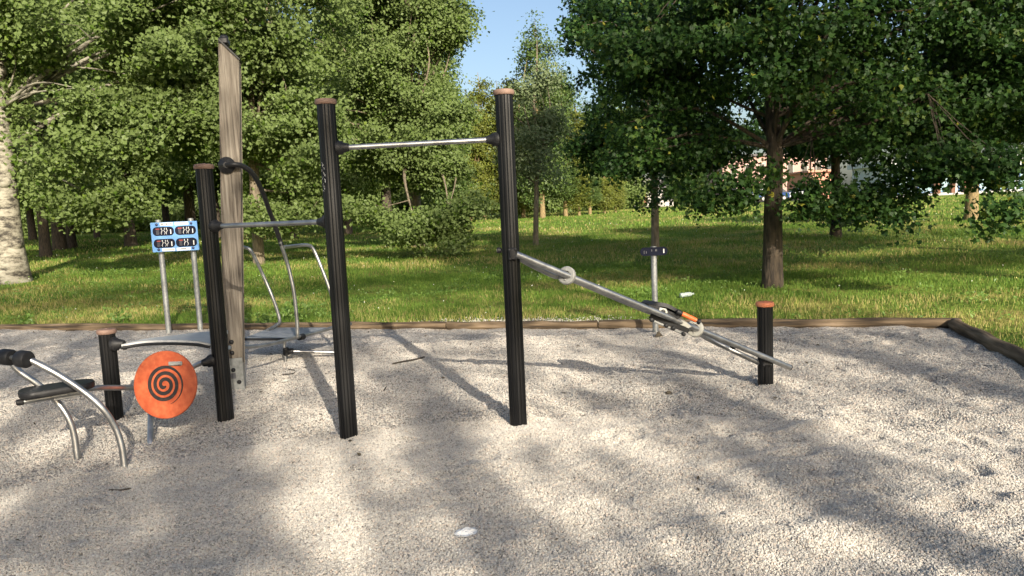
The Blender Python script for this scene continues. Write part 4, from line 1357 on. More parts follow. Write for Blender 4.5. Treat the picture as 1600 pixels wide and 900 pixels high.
# --- the big maple right of centre
pm = lawn(1207, 449)
hangs = []
rg0 = np.random.default_rng(5)
for px, py, Y, k in ((1150, 312, 11.2, 3), (1100, 305, 11.6, 3), (1258, 316, 11.4, 3), (1285, 328, 11.3, 3), (1402, 322, 11.0, 3), (1406, 344, 10.9, 2), (1345, 312, 11.2, 3), (1375, 296, 11.2, 4), (1560, 333, 9.6, 2), (1588, 322, 9.6, 3), (1553, 346, 9.6, 1), (1430, 292, 11, 3), (1165, 285, 11.4, 3), (1122, 288, 11.6, 3), (1188, 272, 11.4, 2), (1272, 292, 11.2, 3), (1310, 300, 11.2, 2), (1462, 258, 10.5, 4), (1540, 262, 10, 4), (1585, 266, 10, 4), (1500, 264, 10.3, 4), (1425, 268, 10.8, 3), (1560, 245, 10, 4), (1480, 242, 10.3, 4), (1010, 300, 16.5, 3), (1060, 305, 14, 3)):
    for q in range(k):
        hangs.append(at(px + rg0.normal() * 9, py + rg0.normal() * 7, Y + rg0.normal() * 0.2))
mapl_crown = [
    (0.2, 0.0, 4.3, 2.7, 2.6, 1.9, 5), (-1.7, -0.2, 3.9, 1.35, 1.4, 1.2, 3), (2.3, -0.4, 4.0, 1.8, 1.8, 1.6, 4), (3.6, -0.6, 3.5, 1.5, 1.4, 1.4, 2.6),
    (0.4, -1.0, 5.3, 2.1, 1.8, 1.2, 2.6), (-1.3, 0.3, 2.45, 1.5, 1.2, 0.65, 1.5), (1.5, -0.8, 2.45, 1.3, 1.1, 0.7, 1.3), (3.1, -0.8, 2.7, 1.3, 1.1, 0.7, 1.2), (3.0, -1, 5.2, 1.7, 1.5, 1.1, 2), (0.3, -1.4, 3.35, 1.7, 0.9, 0.85, 1.8)]
build_tree('maple_tree', (pm[0], pm[1], pm[2]), 'large dark maple with a straight brown trunk standing on the lawn right of centre', 'tree', 'maples on the lawn', 5.9, 0.15,
           mapl_crown, 690, 120, 0.175, 0.080, MT['maple'], MT['bark_dark'], LOBED, 1.0, (0.12, 0.1), 0.34, 0.5, 3, 1.25, 30, 1.18, hangs, rim=0.012)
# --- second maple, behind the pill sign
p2 = lawn(1024, 398)
build_tree('maple_tree', tuple(p2), 'maple with a thin pale trunk rising behind the pill-shaped sign', 'tree', 'maples on the lawn', 6.8, 0.098,
           [(0.1, 0, 4.6, 2.0, 1.9, 1.7, 4), (-0.7, 0, 2.9, 1.5, 1.4, 0.85, 2.2), (1.0, -0.3, 2.8, 1.5, 1.3, 0.8, 2), (-0.8, 0, 5.9, 1.35, 1.4, 1.1, 2.0), (0.9, 0, 6.6, 1.2, 1.3, 0.7, 0.6)],
           520, 90, 0.20, 0.105, MT['maple'], MT['bark_grey'], LOBED, 1.0, (0.1, 0.0), 0.30, 0.5, 14, 1.5, 44, 1.3, rim=0.01)
p3 = lawn(1306, 372)
build_tree('maple_tree', tuple(p3), 'farther maple whose leafy trunk shows just right of the big maple trunk', 'tree', 'maples on the lawn', 6.0, 0.14,
           [(0, 0, 3.8, 2.3, 2.2, 1.2, 5), (0, 0, 3.0, 2.0, 1.8, 0.8, 2), (0, -0.4, 1.2, 0.4, 0.4, 1.0, 0.3)], 420, 55, 0.25, 0.14, MT['maple'], MT['bark_dark'], LOBED, 1.0, (0, 0), 0.36, 0.5, 15, 0.1, 36, 1.3)
p4 = lawn(1517, 344)
build_tree('maple_tree', tuple(p4), 'maple with an ochre lichen-covered trunk near the right border', 'tree', 'maples on the lawn', 7.2, 0.2,
           [(0, 0, 4.6, 3.0, 2.6, 1.6, 5), (-1.2, 0, 3.6, 2.2, 1.8, 0.9, 2.4), (1.6, 0, 3.6, 2.0, 1.8, 0.9, 2.4)], 520, 60, 0.27, 0.15, MT['maple'], MT['bark_ochre'], LOBED, 1.0, (0.25, 0), 0.36, 0.5, 16, 1.6, 36, 1.25)
# a neighbour at the right border whose branches reach into the picture
build_tree('maple_tree', (11.0, 14.2, 0.05), 'maple beyond the right border with its branches reaching into the picture', 'tree', 'maples on the lawn', 7.5, 0.18,
           [(0, 0, 4.6, 2.6, 2.5, 1.9, 5), (-1.6, -0.4, 4.0, 1.8, 1.6, 1.6, 3), (-1.7, -.6, 3.0, 1.8, 1.2, .75, 1.8)], 640, 110, 0.21, 0.086, MT['maple'], MT['bark_dark'], LOBED, 1.0, (0, 0), 0.3, 0.5, 17, 1.3, 40, 1.3, rim=0.012)

hang1, hang2 = [], []
for px, py, k in ((70, 300, 4), (95, 322, 4), (120, 305, 4), (150, 325, 5), (175, 300, 4), (200, 315, 4), (225, 300, 4), (130, 340, 2), (60, 268, 3), (185, 335, 3), (38, 215, 2), (30, 170, 3), (44, 255, 2), (20, 130, 3)):
    for q in range(k): hang1.append(at(px + rg0.normal() * 10, py + rg0.normal() * 9, 19.2 + rg0.normal() * 0.5))
for px, py, k in ((380, 318, 4), (420, 330, 5), (455, 335, 5), (480, 325, 4), (505, 312, 4), (395, 345, 3), (540, 318, 4), (440, 352, 2)):
    for q in range(k): hang2.append(at(px + rg0.normal() * 9, py + rg0.normal() * 8, 20.4 + rg0.normal() * 0.4))
# --- white poplar on the left
pw = lawn(20, 441)
build_tree('white_poplar', tuple(pw), 'white poplar with a thick pale spotted trunk at the left border', 'tree', None, 14.0, 0.30,
           [(0, 0.6, 8.3, 4.0, 3.6, 3.4, 3.6), (2.6, -0.3, 5.6, 2.3, 2.2, 1.7, 4), (-1.8, -0.6, 5.8, 2.0, 1.8, 1.6, 1.6), (4.3, 0.4, 5.8, 2.2, 2.0, 1.9, 3.2), (2.2, -0.2, 3.7, 1.6, 1.2, 0.9, 1.5), (4.6, 0.2, 3.6, 1.6, 1.3, 0.9, 1.5)],
           720, 120, 0.23, 0.112, MT['poplar'], MT['bark_white'], DIAMOND, 0.85, (0.1, 0.4), 0.27, 0.5, 21, 2.2, 26, 1.6, hang1, [(0.95, -0.35, 0.15), (2.4, 3.6, 0.10), (2.5, -0.6, 0.12), (0.9, 3.5, .09)])
# --- poplar with leafy foot behind the mast
pq = lawn(405, 414)
build_tree('poplar_tree', tuple(pq), 'leafy poplar with a shrubby foot behind the step station', 'tree', 'poplars beyond the pit', 12.5, 0.15,
           [(0, 0, 7.6, 3.4, 3.0, 3.8, 6), (0.2, -0.4, 4.2, 2.7, 2.2, 1.9, 4), (-1.8, -0.3, 4.6, 2.0, 1.9, 1.6, 2.4), (1.3, -1.4, 3.3, 1.9, 1.2, 1.2, 2.0), (0.1, -0.2, 0.8, 0.6, .5, 0.7, 0.4)],
           700, 125, 0.22, 0.106, MT['poplar'], MT['bark_grey'], DIAMOND, 0.85, (0.3, 0), 0.2, 0.5, 22, 0.1, 50, 1.25, hang2)
# --- big drooping poplar between the pull-up posts
pd = lawn(655, 386)
hang3 = []
for px, py, k in ((600, 340, 6), (640, 352, 9), (680, 350, 9), (715, 335, 8), (745, 322, 6), (620, 362, 4), (655, 372, 4), (690, 370, 4), (712, 360, 4), (590, 355, 3), (760, 312, 4), (668, 340, 7), (575, 320, 4)):
    for q in range(k): hang3.append(at(px + rg0.normal() * 10, py + rg0.normal() * 7, 21.6 + rg0.normal() * 0.5))
build_tree('poplar_tree', tuple(pd), 'broad poplar with branches drooping to the grass between the pull-up posts', 'tree', 'poplars beyond the pit', 13.0, 0.2,
           [(-0.7, 0, 7.4, 2.6, 2.7, 3.3, 6), (0.1, -1.6, 4.0, 2.0, 1.9, 1.8, 4), (-1.6, -1.4, 4.6, 2.0, 1.9, 1.9, 3), (0.2, -2.2, 2.3, 1.7, 1.1, 1.0, 2.4), (-1.2, 0, 9.6, 1.8, 1.8, 1.9, 2.0), (1.5, -0.6, 7.4, 0.9, 1.1, 1.2, 1.0)],
           820, 130, 0.22, 0.102, MT['poplar'], MT['bark_grey'], DIAMOND, 0.85, (-0.4, 0), 0.22, 0.5, 23, 0.3, 54, 1.25, hang3)
# --- young slim tree with pale trunk right of the tall right post
py5 = lawn(837, 383)
build_tree('young_tree', tuple(py5), 'slim young silver-leaved tree with a pale trunk right of the tall post', 'tree', None, 6.6, 0.085,
           [(0.1, 0, 3.5, 1.25, 1.1, 1.7, 5), (0.3, 0, 5.0, 0.95, 0.9, 1.2, 2.5)], 200, 46, 0.22, 0.11, MT['willowy'], MT['bark_grey'], DIAMOND, 0.55, (0.35, 0), 0.30, 0.3, 24, 1.3, 26, 1.2)
# --- dark stand of poplars farther back on the left, one model copied with its parts
def copy_tree(src, loc, rot, sc, label):
    r_ = src.copy(); COL.objects.link(r_)
    r_.location = loc; r_.rotation_euler = (0, 0, rot); r_.scale = (sc, sc, sc)
    r_['label'] = label
    for ch in list(src.children):
        c = ch.copy(); COL.objects.link(c); c.parent = r_
    return r_
pb = lawn(205, 386)
bg_src = build_tree('background_poplar', tuple(pb), 'forked dark poplar trunk behind the left side of the blue sign', 'tree', 'poplars in the dark stand on the left', 14.0, 0.24,
           [(0, 0, 8.5, 3.8, 3.6, 4.4, 6), (0.2, -0.3, 4.2, 3.6, 3.2, 1.7, 3.2)], 620, 95, 0.36, 0.16, MT['poplar'], MT['bark_dark'], DIAMOND, 0.85, (0.2, 0), 0.25, 0.5, 31, 2.1, 40, 1.3)
spots = [((72, 401), 'thick dark trunk just right of the white poplar'), ((94, 391), 'thin dark trunk second right of the white poplar'), ((112, 388), 'dark trunk third right of the white poplar'),
         ((52, 376), 'small sunlit reddish trunk deep in the left stand'), ((-60, 392), 'tree at the far left border behind the white poplar'), ((152, 372), 'small far trunk with dark crown left of the blue sign'),
         ((300, 376), 'dark tree directly behind the blue sign'), ((262, 370), 'far tree just left of the blue sign board'), ((340, 372), 'far tree behind the wooden mast'), ((460, 372), 'far tree behind the lower pull-up bar'), ((545, 366), 'thin far trunk right of the tall left post'), ((606, 362), 'far tree behind the drooping poplar'), ((-170, 400), 'tree outside the left border beside the white poplar')]
for i, ((px, py), lb_) in enumerate(spots):
    p = lawn(px, py)
    copy_tree(bg_src, tuple(p), 1.1 * i + 0.5, (0.8, 1.12, 0.92, 1.02, 0.74)[i % 5], lb_)

# --- far row of slim columnar trees
pc = lawn(757, 343)
col_src = build_tree('columnar_tree', tuple(pc), 'yellow-green columnar tree just left of the tall right post', 'tree', 'columnar trees in the far row', 11.5, 0.16,
           [(0, 0, 6.5, 1.5, 1.4, 5.4, 6), (0, 0, 2.2, 1.45, 1.3, 1.8, 2)], 480, 50, 0.34, 0.19, MT['lime'], MT['bark_ochre'], DIAMOND, 0.7, (0, 0), 0.1, -0.2, 41, 0.3, 30, 1.2)
col_src2 = build_tree('columnar_tree', tuple(lawn(848, 341)), 'tall green columnar tree with two tips left of the maple crowns', 'tree', 'columnar trees in the far row', 13.6, 0.2,
           [(0, 0, 7.6, 1.7, 1.6, 6.4, 6), (0.9, 0, 7.0, 1.3, 1.3, 5.6, 3), (0, 0, 2.6, 1.6, 1.3, 1.6, 1.6)], 620, 52, 0.36, 0.19, MT['columnar'], MT['bark_ochre'], DIAMOND, 0.7, (0, 0), 0.1, -0.2, 42, 0.9, 30, 1.2)
rows = [(0, (737, 345), 0.86, 'short yellow-green columnar tree at the left end of the far row'), (0, (786, 342), 0.93, 'yellow-green columnar tree hidden behind the tall right post'), (0, (818, 341), 0.98, 'yellow-green columnar tree just right of the tall right post'),
        (1, (884, 338), 0.8, 'green columnar tree with a pale double trunk below the maple crown'), (0, (905, 337), 0.72, 'yellow-green columnar tree under the left edge of the maple crown'), (1, (922, 336), 0.62, 'dark green columnar tree left of the far house'),
        (0, (945, 334), 0.56, 'low yellow-green columnar tree left of the far house'), (0, (962, 333), 0.52, 'lowest yellow-green columnar tree, at the right end of the far row'), (1, (700, 350), 0.9, 'green columnar tree behind the drooping poplar')]
for i, (k, (px, py), s_, lb_) in enumerate(rows):
    p = lawn(px, py)
    copy_tree(col_src2 if k else col_src, tuple(p), 0.9 * i, s_, lb_)
# the wood that closes the horizon: bushy trees with foliage down to the ground
pf = lawn(90, 366)
wood_src = build_tree('woodland_tree', tuple(pf), 'bushy far tree seen between the dark trunks right of the white poplar', 'tree', 'bushy trees of the far wood', 11.0, 0.25,
           [(0, 0, 6.0, 4.2, 3.4, 5.0, 6), (0, 0, 2.0, 4.4, 3.2, 1.9, 3.5)], 560, 75, 0.5, 0.26, MT['poplar'], MT['bark_dark'], DIAMOND, 0.85, (0, 0), 0.15, 0.4, 51, 0.2, 24, 1.2)
wl = ['bushy far tree beyond the left border', 'bushy far tree behind the white poplar trunk', 'bushy far tree left of the blue exercise sign', 'bushy far tree behind the left pole of the blue sign', 'bushy far tree behind the right pole of the blue sign', 'bushy far tree right behind the wooden mast', 'bushy far tree behind the curved grip rail', 'bushy far tree behind the lower pull-up bar', 'bushy far tree just left of the tall left post', 'bushy far tree just right of the tall left post', 'bushy far tree behind the left half of the drooping poplar', 'bushy far tree behind the right half of the drooping poplar', 'bushy far tree at the back of the yellow-green columnar trees', 'bushy far tree behind the slim young tree', 'bushy far tree left of the grey farm house', 'bushy far tree right of the grey farm house', 'bushy far tree left of the parked cars', 'bushy far tree between the salmon building and the white pavilion', 'bushy far tree nearest the left end of the white pavilion']
wp = [(-230, 376), (-40, 372), (150, 364), (215, 362), (275, 360), (335, 357), (395, 355), (450, 353), (505, 351), (560, 349), (620, 346), (680, 344), (740, 339), (840, 334), (960, 327), (1062, 318), (1100, 315), (1345, 303), (1380, 302)]
for i, ((px, py), lb_) in enumerate(zip(wp, wl)):
    p = lawn(px, py)
    copy_tree(wood_src, tuple(p), 0.8 * i + 2, 0.85 + 0.12 * ((i * 3) % 4) if px < 1000 else 0.7, lb_)

# ------------------------------------------------------------------ trees behind the viewer: they throw the dappled shade
BANDS = [  # where the photo's gravel lies in shade: photo ellipse cx, cy, rx, ry, tilt (deg, downhill right), cover
    (170, 815, 300, 95, 8, 0.86), (350, 780, 85, 150, 0, 0.86), (330, 690, 90, 40, 0, 0.6), (150, 620, 200, 32, 0, 0.55), (60, 690, 90, 40, 0, 0.5),
    (700, 690, 42, 150, -28, 0.8), (800, 830, 70, 120, -28, 0.72), (610, 570, 150, 34, 10, 0.72), (560, 640, 22, 70, -20, 0.5), (520, 800, 20, 130, -8, 0.35),
    (860, 575, 160, 24, 12, 0.62), (740, 530, 220, 14, 4, 0.55), (1010, 655, 170, 26, 24, 0.72), (1240, 715, 280, 62, 26, 0.92), (1420, 815, 130, 45, 28, 0.75),
    (1030, 790, 180, 36, 22, 0.5), (1430, 578, 230, 13, 14, 0.85), (1540, 560, 120, 14, 18, 0.75), (1300, 528, 180, 10, 4, 0.6), (1090, 545, 120, 12, 12, 0.6),
    (960, 690, 60, 40, 24, 0.35), (640, 850, 120, 50, 0, 0.45), (1540, 740, 90, 20, 20, 0.4), (1180, 860, 120, 16, -10, 0.3), (440, 620, 26, 60, 10, 0.25)]


def shade(x, y):
    """wanted optical cover of the ground point by the trees behind the viewer"""
    P = np.stack([x, y, np.zeros_like(x)], -1)
    u, v = xy2uv(x, y)
    ppx, ppy, zc = project(P)
    sunny = np.maximum(np.exp(-((ppx - 1400) / 230) ** 2 - ((ppy - 660) / 90) ** 2), np.exp(-((ppx - 1380) / 280) ** 2 - ((ppy - 860) / 60) ** 2))
    sunny = np.maximum(sunny, 0.25 * np.exp(-((ppx - 480) / 60) ** 2 - ((ppy - 680) / 110) ** 2))
    dark = 0.47 - 0.40 * sunny
    for cx_, cy_, rx, ry, tl, cv in BANDS:
        a = rad(tl)
        dx_, dy_ = ppx - cx_, ppy - cy_
        p = (dx_ * math.cos(a) + dy_ * math.sin(a)) / rx; q = (-dx_ * math.sin(a) + dy_ * math.cos(a)) / ry
        dark = np.maximum(dark, cv * np.clip(1.5 - 1.0 * (p * p + q * q), 0, 1))
    along = x * SH[0] + y * SH[1]; across = x * SH[1] - y * SH[0]
    nz1 = fbm(across * 3.0 + 50, along * 0.5 + 50, 61, 3)
    grav = np.where(ppy > 900, 0.6, np.clip(dark * 1.04 + (nz1 - 0.5) * 1.0, 0.0, 0.96))
    nz2 = fbm(x * 0.5 + 9, y * 0.7 + 9, 71, 3)
    lw = np.interp(y, [9.5, 10.5, 13, 14, 17, 18.5, 23, 25, 26, 28.5, 30, 34], [0.4, 0.4, 0.3, 0.75, 0.75, 0.4, 0.4, 0.25, 0.5, 0.5, 0.05, 0.0])
    lw = np.where(x > 4.5, np.interp(y, [8, 13, 13.8, 16, 17, 30], [0.1, 0.1, 0.8, 0.8, 0.35, 0.35]), lw)
    lw = np.where((x < -2.5) & (y > 18), np.where(y > 23, 0.05, 0.3), lw)
    # crown of the big maple lies in shade too
    lw = np.where((x > -3.5) & (x < 6.5) & (y > 14) & (y < 31), np.maximum(lw, 0.42), lw)
    lw = np.clip(lw * 0.95 + (nz2 - 0.5) * 0.9, 0, 0.94)
    D = np.where(v > 0, grav, lw)
    return np.clip(D, 0, 0.96)


n_try = 420000
SHN = 0.125                                   # leaves of 0.155 m: about 55 per square metre and unit of cover
gx = rng.uniform(-13, 15, n_try); gy = rng.uniform(1.5, 34, n_try)
tau = -np.log(1 - shade(gx, gy))
acc = rng.random(n_try) < tau * SHN
gx, gy = gx[acc], gy[acc]
behind = [(-8.0, -15.0), (-1.5, -16.5), (5, -15.0), (11.5, -16.5), (18.0, -15.5), (25, -16)]
back_y = -15.6 + rng.normal(size=len(gx)) * 1.5
hh = (gy - back_y) / SH[1]
LC = np.stack([gx - SH[0] * hh, gy - SH[1] * hh, hh * math.tan(EL)], -1)
trk = np.array(behind)
own = np.argmin(np.abs(LC[:, 0][:, None] - trk[None, :, 0] + rng.normal(size=(len(gx), 1)) * 0.6), axis=1)
blab = ['poplar behind the viewer, far left of the row', 'poplar behind the viewer, second of the row from the left', 'poplar right behind the viewer', 'poplar behind the viewer, third of the row from the right', 'poplar behind the viewer, second of the row from the right', 'poplar behind the viewer, far right of the row']
for i, (bx_, by_) in enumerate(behind):
    mk = own == i
    if mk.sum() < 50: continue
    t = thing('shade_poplar', (bx_, by_, 0.03), blab[i], 'tree', 'poplars behind the viewer')
    C = LC[mk]
    n = len(C)
    nrmv = np.tile(SUN, (n, 1))
    leaves_mesh('crown', C, 0.155 * rng.uniform(0.8, 1.2, n), nrmv, MT['poplar'], t, DIAMOND, 0.85, 0.4, 0.1, np.clip(rng.beta(2, 2, n), 0, .9), rng)
    mb = MB().tube([(bx_, by_, -0.15), (bx_, by_, 0.6), (bx_ + 0.1, by_, 8), (bx_, by_ + .2, 15), (bx_, by_, 22)], [0.30, 0.24, 0.19, 0.11, 0.03], 14)
    sel = rng.choice(n, min(26, n), replace=False)
    for s_ in sel:
        tg = C[s_]; z0 = max(5.0, tg[2] - 1.2 - rng.random() * 1.5)
        mb.tube(spline([(bx_, by_, z0), (np.array([bx_, by_, z0]) + tg) / 2 + np.array([0, 0, .2]), tg], 4), np.linspace(0.05, 0.008, 9), 5, caps=False)
    mb.build('trunk', MT['bark_grey'], t, smooth=60)

# ------------------------------------------------------------------ grass
def blades(n, d0, d1, half, hgt, wd, seed, lean=0.5):
    rg = np.random.default_rng(seed)
    dd = np.sqrt(rg.uniform(d0 ** 2, d1 ** 2, n)); an = rg.uniform(-half, half, n)
    x = dd * np.sin(an); y = dd * np.cos(an)
    u, v = xy2uv(x, y)
    ok = (v < -0.03) | ((u < -0.05))
    den = fbm(x * 0.8 + 30, y * 0.8 + 30, 81, 3)
    bare = np.exp(-((x - 0.05) ** 2 / 1.6 + (v + 0.25) ** 2 / 0.12)) + 0.8 * np.exp(-((x - pm[0]) ** 2 / 0.6 + (y - pm[1]) ** 2 / 0.3))
    ok &= rg.random(n) < np.clip(0.35 + 1.3 * (den - 0.25), 0.2, 1) * (1 - np.clip(bare, 0, 0.95))
    x, y, den, v = x[ok], y[ok], den[ok], v[ok]; n = len(x)
    z = terr(x, y) + 0.05 * (fbm(x * 0.35, y * 0.35, 3) - 0.5) - 0.005
    h = hgt * rg.uniform(0.45, 1.3, n) * (0.6 + 0.9 * den)
    a = rg.uniform(0, 2 * math.pi, n)
    dx_ = np.cos(a); dy_ = np.sin(a)
    ln = h * rg.uniform(0.1, lean, n)
    b = rg.uniform(0, 2 * math.pi, n)
    w_ = wd * rg.uniform(0.6, 1.3, n)
    P0 = np.stack([x - dx_ * w_, y - dy_ * w_, z], -1); P1 = np.stack([x + dx_ * w_, y + dy_ * w_, z], -1)
    M0 = np.stack([x - dx_ * w_ * .7 + np.cos(b) * ln * .4, y - dy_ * w_ * .7 + np.sin(b) * ln * .4, z + h * .6], -1)
    M1 = np.stack([x + dx_ * w_ * .7 + np.cos(b) * ln * .4, y + dy_ * w_ * .7 + np.sin(b) * ln * .4, z + h * .6], -1)
    T = np.stack([x + np.cos(b) * ln, y + np.sin(b) * ln, z + h], -1)
    # dry patches have their own shape
    dry = np.clip((fbm(x * 0.45 + 7, y * 0.6 + 3, 91, 3) - 0.44) * 3.2 + 0.42 * np.exp(-np.maximum(0, -v - 0.2) / 1.3) * np.clip((x + 5) / 4, 0.25, 1), 0, 0.8)
    tint = np.where(rg.random(n) < dry, rg.uniform(0.72, 1.0, n), rg.beta(2, 2, n) * 0.72)
    return np.stack([P0, P1, M1, M0], 1), np.stack([M0, M1, T], 1), tint


qs, ts_, tn = [], [], []
for args in ((210000, 7.0, 17, rad(39), 0.058, 0.0042, 1), (140000, 16, 32, rad(39), 0.075, 0.008, 2), (90000, 30, 75, rad(39), 0.10, 0.022, 3)):
    a, b_, c = blades(*args); qs.append(a); ts_.append(b_); tn.append(c)
Q = np.concatenate(qs); T3 = np.concatenate(ts_); TN = np.concatenate(tn)
# store as quads: upper triangle as a narrow quad
tipw = (T3[:, 1] - T3[:, 0]) * 0.12
UQ = np.stack([T3[:, 0], T3[:, 1], T3[:, 2] + tipw, T3[:, 2] - tipw], 1)
VV = np.concatenate([Q, UQ], 0).reshape(-1, 3)
o = np_mesh('meadow_grass', VV, 4, np.arange(len(VV)), MT['blade'], attrs={'tint': np.concatenate([TN, TN])})
setp(o, 'green and straw-coloured grass blades covering the lawn', 'grass', kind='stuff')

# broad-leaved weeds and tiny white flowers spread through the lawn
rg = np.random.default_rng(77)
n = 2600
dd = np.sqrt(rg.uniform(9 ** 2, 26 ** 2, n)); an = rg.uniform(-rad(38), rad(38), n)
x = dd * np.sin(an); y = dd * np.cos(an); u, v = xy2uv(x, y)
ok = (v < -0.1) & (fbm(x * 0.6 + 4, y * 0.6 + 4, 101, 3) > 0.50)
x, y = x[ok], y[ok]
C = np.repeat(np.stack([x, y, terr(x, y) + 0.07], -1), 9, 0)
C = C + rg.normal(size=C.shape) * np.array([0.055, 0.055, 0.035])
n = len(C)
o = leaves_mesh('lawn_weeds', C, 0.05 * rg.uniform(0.6, 1.3, n), np.tile([0, -0.2, 0.6], (n, 1)), MT['weed'], None, DIAMOND, 0.6, 0.0, 0.7, rg.random(n), rg)
setp(o, 'low broad-leaved weeds spread through the lawn', 'weeds', kind='stuff')
n = 700
dd = np.sqrt(rg.uniform(9.5 ** 2, 40 ** 2, n)); an = rg.uniform(-rad(38), rad(38), n)
x = dd * np.sin(an); y = dd * np.cos(an); u, v = xy2uv(x, y)
ok = (v < -0.1) & (fbm(x * 0.4 + 14, y * 0.4 + 4, 111, 3) > 0.45)
x, y = x[ok], y[ok]; n = len(x)
C = np.stack([x, y, terr(x, y) + rg.uniform(0.07, 0.16, n)], -1)
o = leaves_mesh('lawn_flowers', C, 0.018 * (0.7 + dd[ok] / 25), np.tile([0, -0.6, 0.4], (n, 1)), MT['flower'], None, DIAMOND, 1.0, 0.0, 0.4, rg.beta(1.2, 2, n), rg)
setp(o, 'tiny pale flower heads scattered through the lawn', 'flowers', kind='stuff')
n = 900
x = rg.uniform(-7.5, 5, n); y = rg.uniform(3.2, 11, n); u, v = xy2uv(x, y)
ok = (u > 0.1) & (u < 13.5) & (v > 0.08) & (v < 9) & (rg.random(n) < np.clip(0.12 + np.exp(-v / 0.5) + 0.25 * (x < -1), 0, 1))
x, y = x[ok], y[ok]; n = len(x)
C = np.stack([x, y, gh(x, y) + 0.014], -1)
o = leaves_mesh('leaf_litter', C, 0.032 * rg.uniform(0.5, 1.6, n), np.tile([0, -0.2, 1.5], (n, 1)), MT['leaf_dry'], None, DIAMOND, 0.45, 0.0, 1.5, rg.random(n), rg)
setp(o, 'small dry leaf scraps scattered over the gravel', 'leaf litter', kind='stuff')
# single leafy weeds at the log edge
def weed(px, py, h, n, label, seed):
    rg = np.random.default_rng(seed)
    p = lawn(px, py)
    t = thing('weed_plant', tuple(p), label, 'weed', 'leafy weeds at the log edge')
    C = p + np.stack([rg.normal(size=n) * h * 0.33, rg.normal(size=n) * h * 0.3, rg.uniform(0.1, 1, n) * h], -1)
    leaves_mesh('leaves', C, 0.075 * rg.uniform(0.6, 1.3, n), np.tile([0, -0.4, 0.5], (n, 1)), MT['weed'], t, DIAMOND, 0.75, 0.2, 0.6, rg.random(n), rg)
    mb = MB()
    for k in range(6): mb.tube([p, C[k] * 0.5 + p * 0.5 + np.array([0, 0, 0.02]), C[k]], 0.004, 5)
    mb.build('stems', MT['weed'], t)
weed(462, 503, 0.32, 70, 'bright leafy weed behind the deck of the step station', 1)
weed(372, 508, 0.22, 40, 'leafy weed right beside the wooden mast', 2)
weed(190, 508, 0.22, 45, 'leafy weed behind the short black post on the left', 3)
weed(415, 508, 0.18, 30, 'small leafy weed behind the left side of the step deck', 4)
weed(45, 512, 0.2, 40, 'leafy weed at the log edge near the left border', 5)

# ------------------------------------------------------------------ buildings and cars far across the lawn
def facade(name, label, pxl, pxr, Y, depth, hgt, wallm, wins, winm, roof=None, framem=None, cat='building', base_px=None):
    zb = float(terr(at(pxl, 320, Y)[0], Y)) - 0.05
    x0, x1 = at(pxl, 320, Y)[0], at(pxr, 320, Y)[0]
    t = thing(name, ((x0 + x1) / 2, Y, zb), label, cat)
    MB().box(((x0 + x1) / 2, Y + depth / 2, zb + hgt / 2), (x1 - x0, depth, hgt)).build('wall', wallm, t, smooth=0)
    for (wx, wz, ww, wh, fr_m) in wins:
        cx_ = x0 + wx; f = MB()
        b_ = 0.09
        for (a, c, w_, h_) in ((0, wh / 2, ww + b_, b_), (0, -wh / 2, ww + b_, b_), (-ww / 2, 0, b_, wh - b_), (ww / 2, 0, b_, wh - b_)):
            f.box((cx_ + a, Y - 0.05, zb + wz + c), (w_, 0.12, h_))
        fo = f.build('window', fr_m, t, smooth=0)
        MB().box((cx_, Y - 0.02, zb + wz), (ww - b_, 0.03, wh - b_)).build('pane', winm, fo, smooth=0)
    if roof is not None:
        ov = 0.4
        xa, xb, ya, yb_ = x0 - ov, x1 + ov, Y - ov, Y + depth + ov
        z0 = zb + hgt + 0.004
        if roof[0] == 'flat':
            MB().box(((xa + xb) / 2, (ya + yb_) / 2, z0 + roof[1] / 2), (xb - xa, yb_ - ya, roof[1])).build('roof', roof[2], t, smooth=0)
        else:
            zr = z0 + roof[1]; ym = (ya + yb_) / 2
            MB().add([(xa, ya, z0), (xb, ya, z0), (xb, yb_, z0), (xa, yb_, z0), (xa, ym, zr), (xb, ym, zr)], [(0, 1, 5, 4), (3, 4, 5, 2), (0, 4, 3), (1, 2, 5), (0, 3, 2, 1)]).build('roof', roof[2], t, smooth=0)
    return t, x0, x1, zb


wins = []
for k in range(7):
    for fl in (1.6, 4.6): wins.append((1.6 + k * 2.1, fl, 0.8, 1.7, MT['stone_wall']))
facade('apartment_building', 'dusky pink building with rows of narrow windows behind the parked cars', 1130, 1292, 112, 9, 6.6, MT['pink'], wins, MT['glass_dark'], ('flat', 0.35, MT['roof']))
facade('salmon_building', 'low salmon-orange building right of the big maple trunk', 1266, 1304, 98, 8, 3.5, MT['salmon'], [(0.8, 1.7, 0.7, 1.2, MT['white_wall']), (2.4, 1.7, 0.7, 1.2, MT['white_wall'])], MT['glass_dark'], ('flat', 0.25, MT['salmon']))
wins = []
k = 0; xx = 1.2
while xx < 27:
    wins.append((xx, 1.55, 1.5, 2.3, MT['frame_blue'])); xx += 2.05
tW, xw0, xw1, zw = facade('pavilion_building', 'long white pavilion with tall blue-framed glazing and brown piers', 1395, 1830, 76, 9, 3.3, MT['white_wall'], wins, MT['glass'], ('flat', 0.5, MT['white_wall']))
for px in (1463, 1488, 1508, 1556, 1610, 1660):
    x = at(px, 305, 75.8)[0]
    MB().box((x, 75.75, zw + 1.45), (0.62 if px in (1463, 1556) else 0.38, 0.32, 2.9)).build('pier', MT['brown_wall'], tW, smooth=0)
MB().box(((xw0 + xw1) / 2, 75.4, zw + 0.12), (xw1 - xw0 + 1, 0.9, 0.24)).build('plinth', MT['stone_wall'], tW, smooth=0)
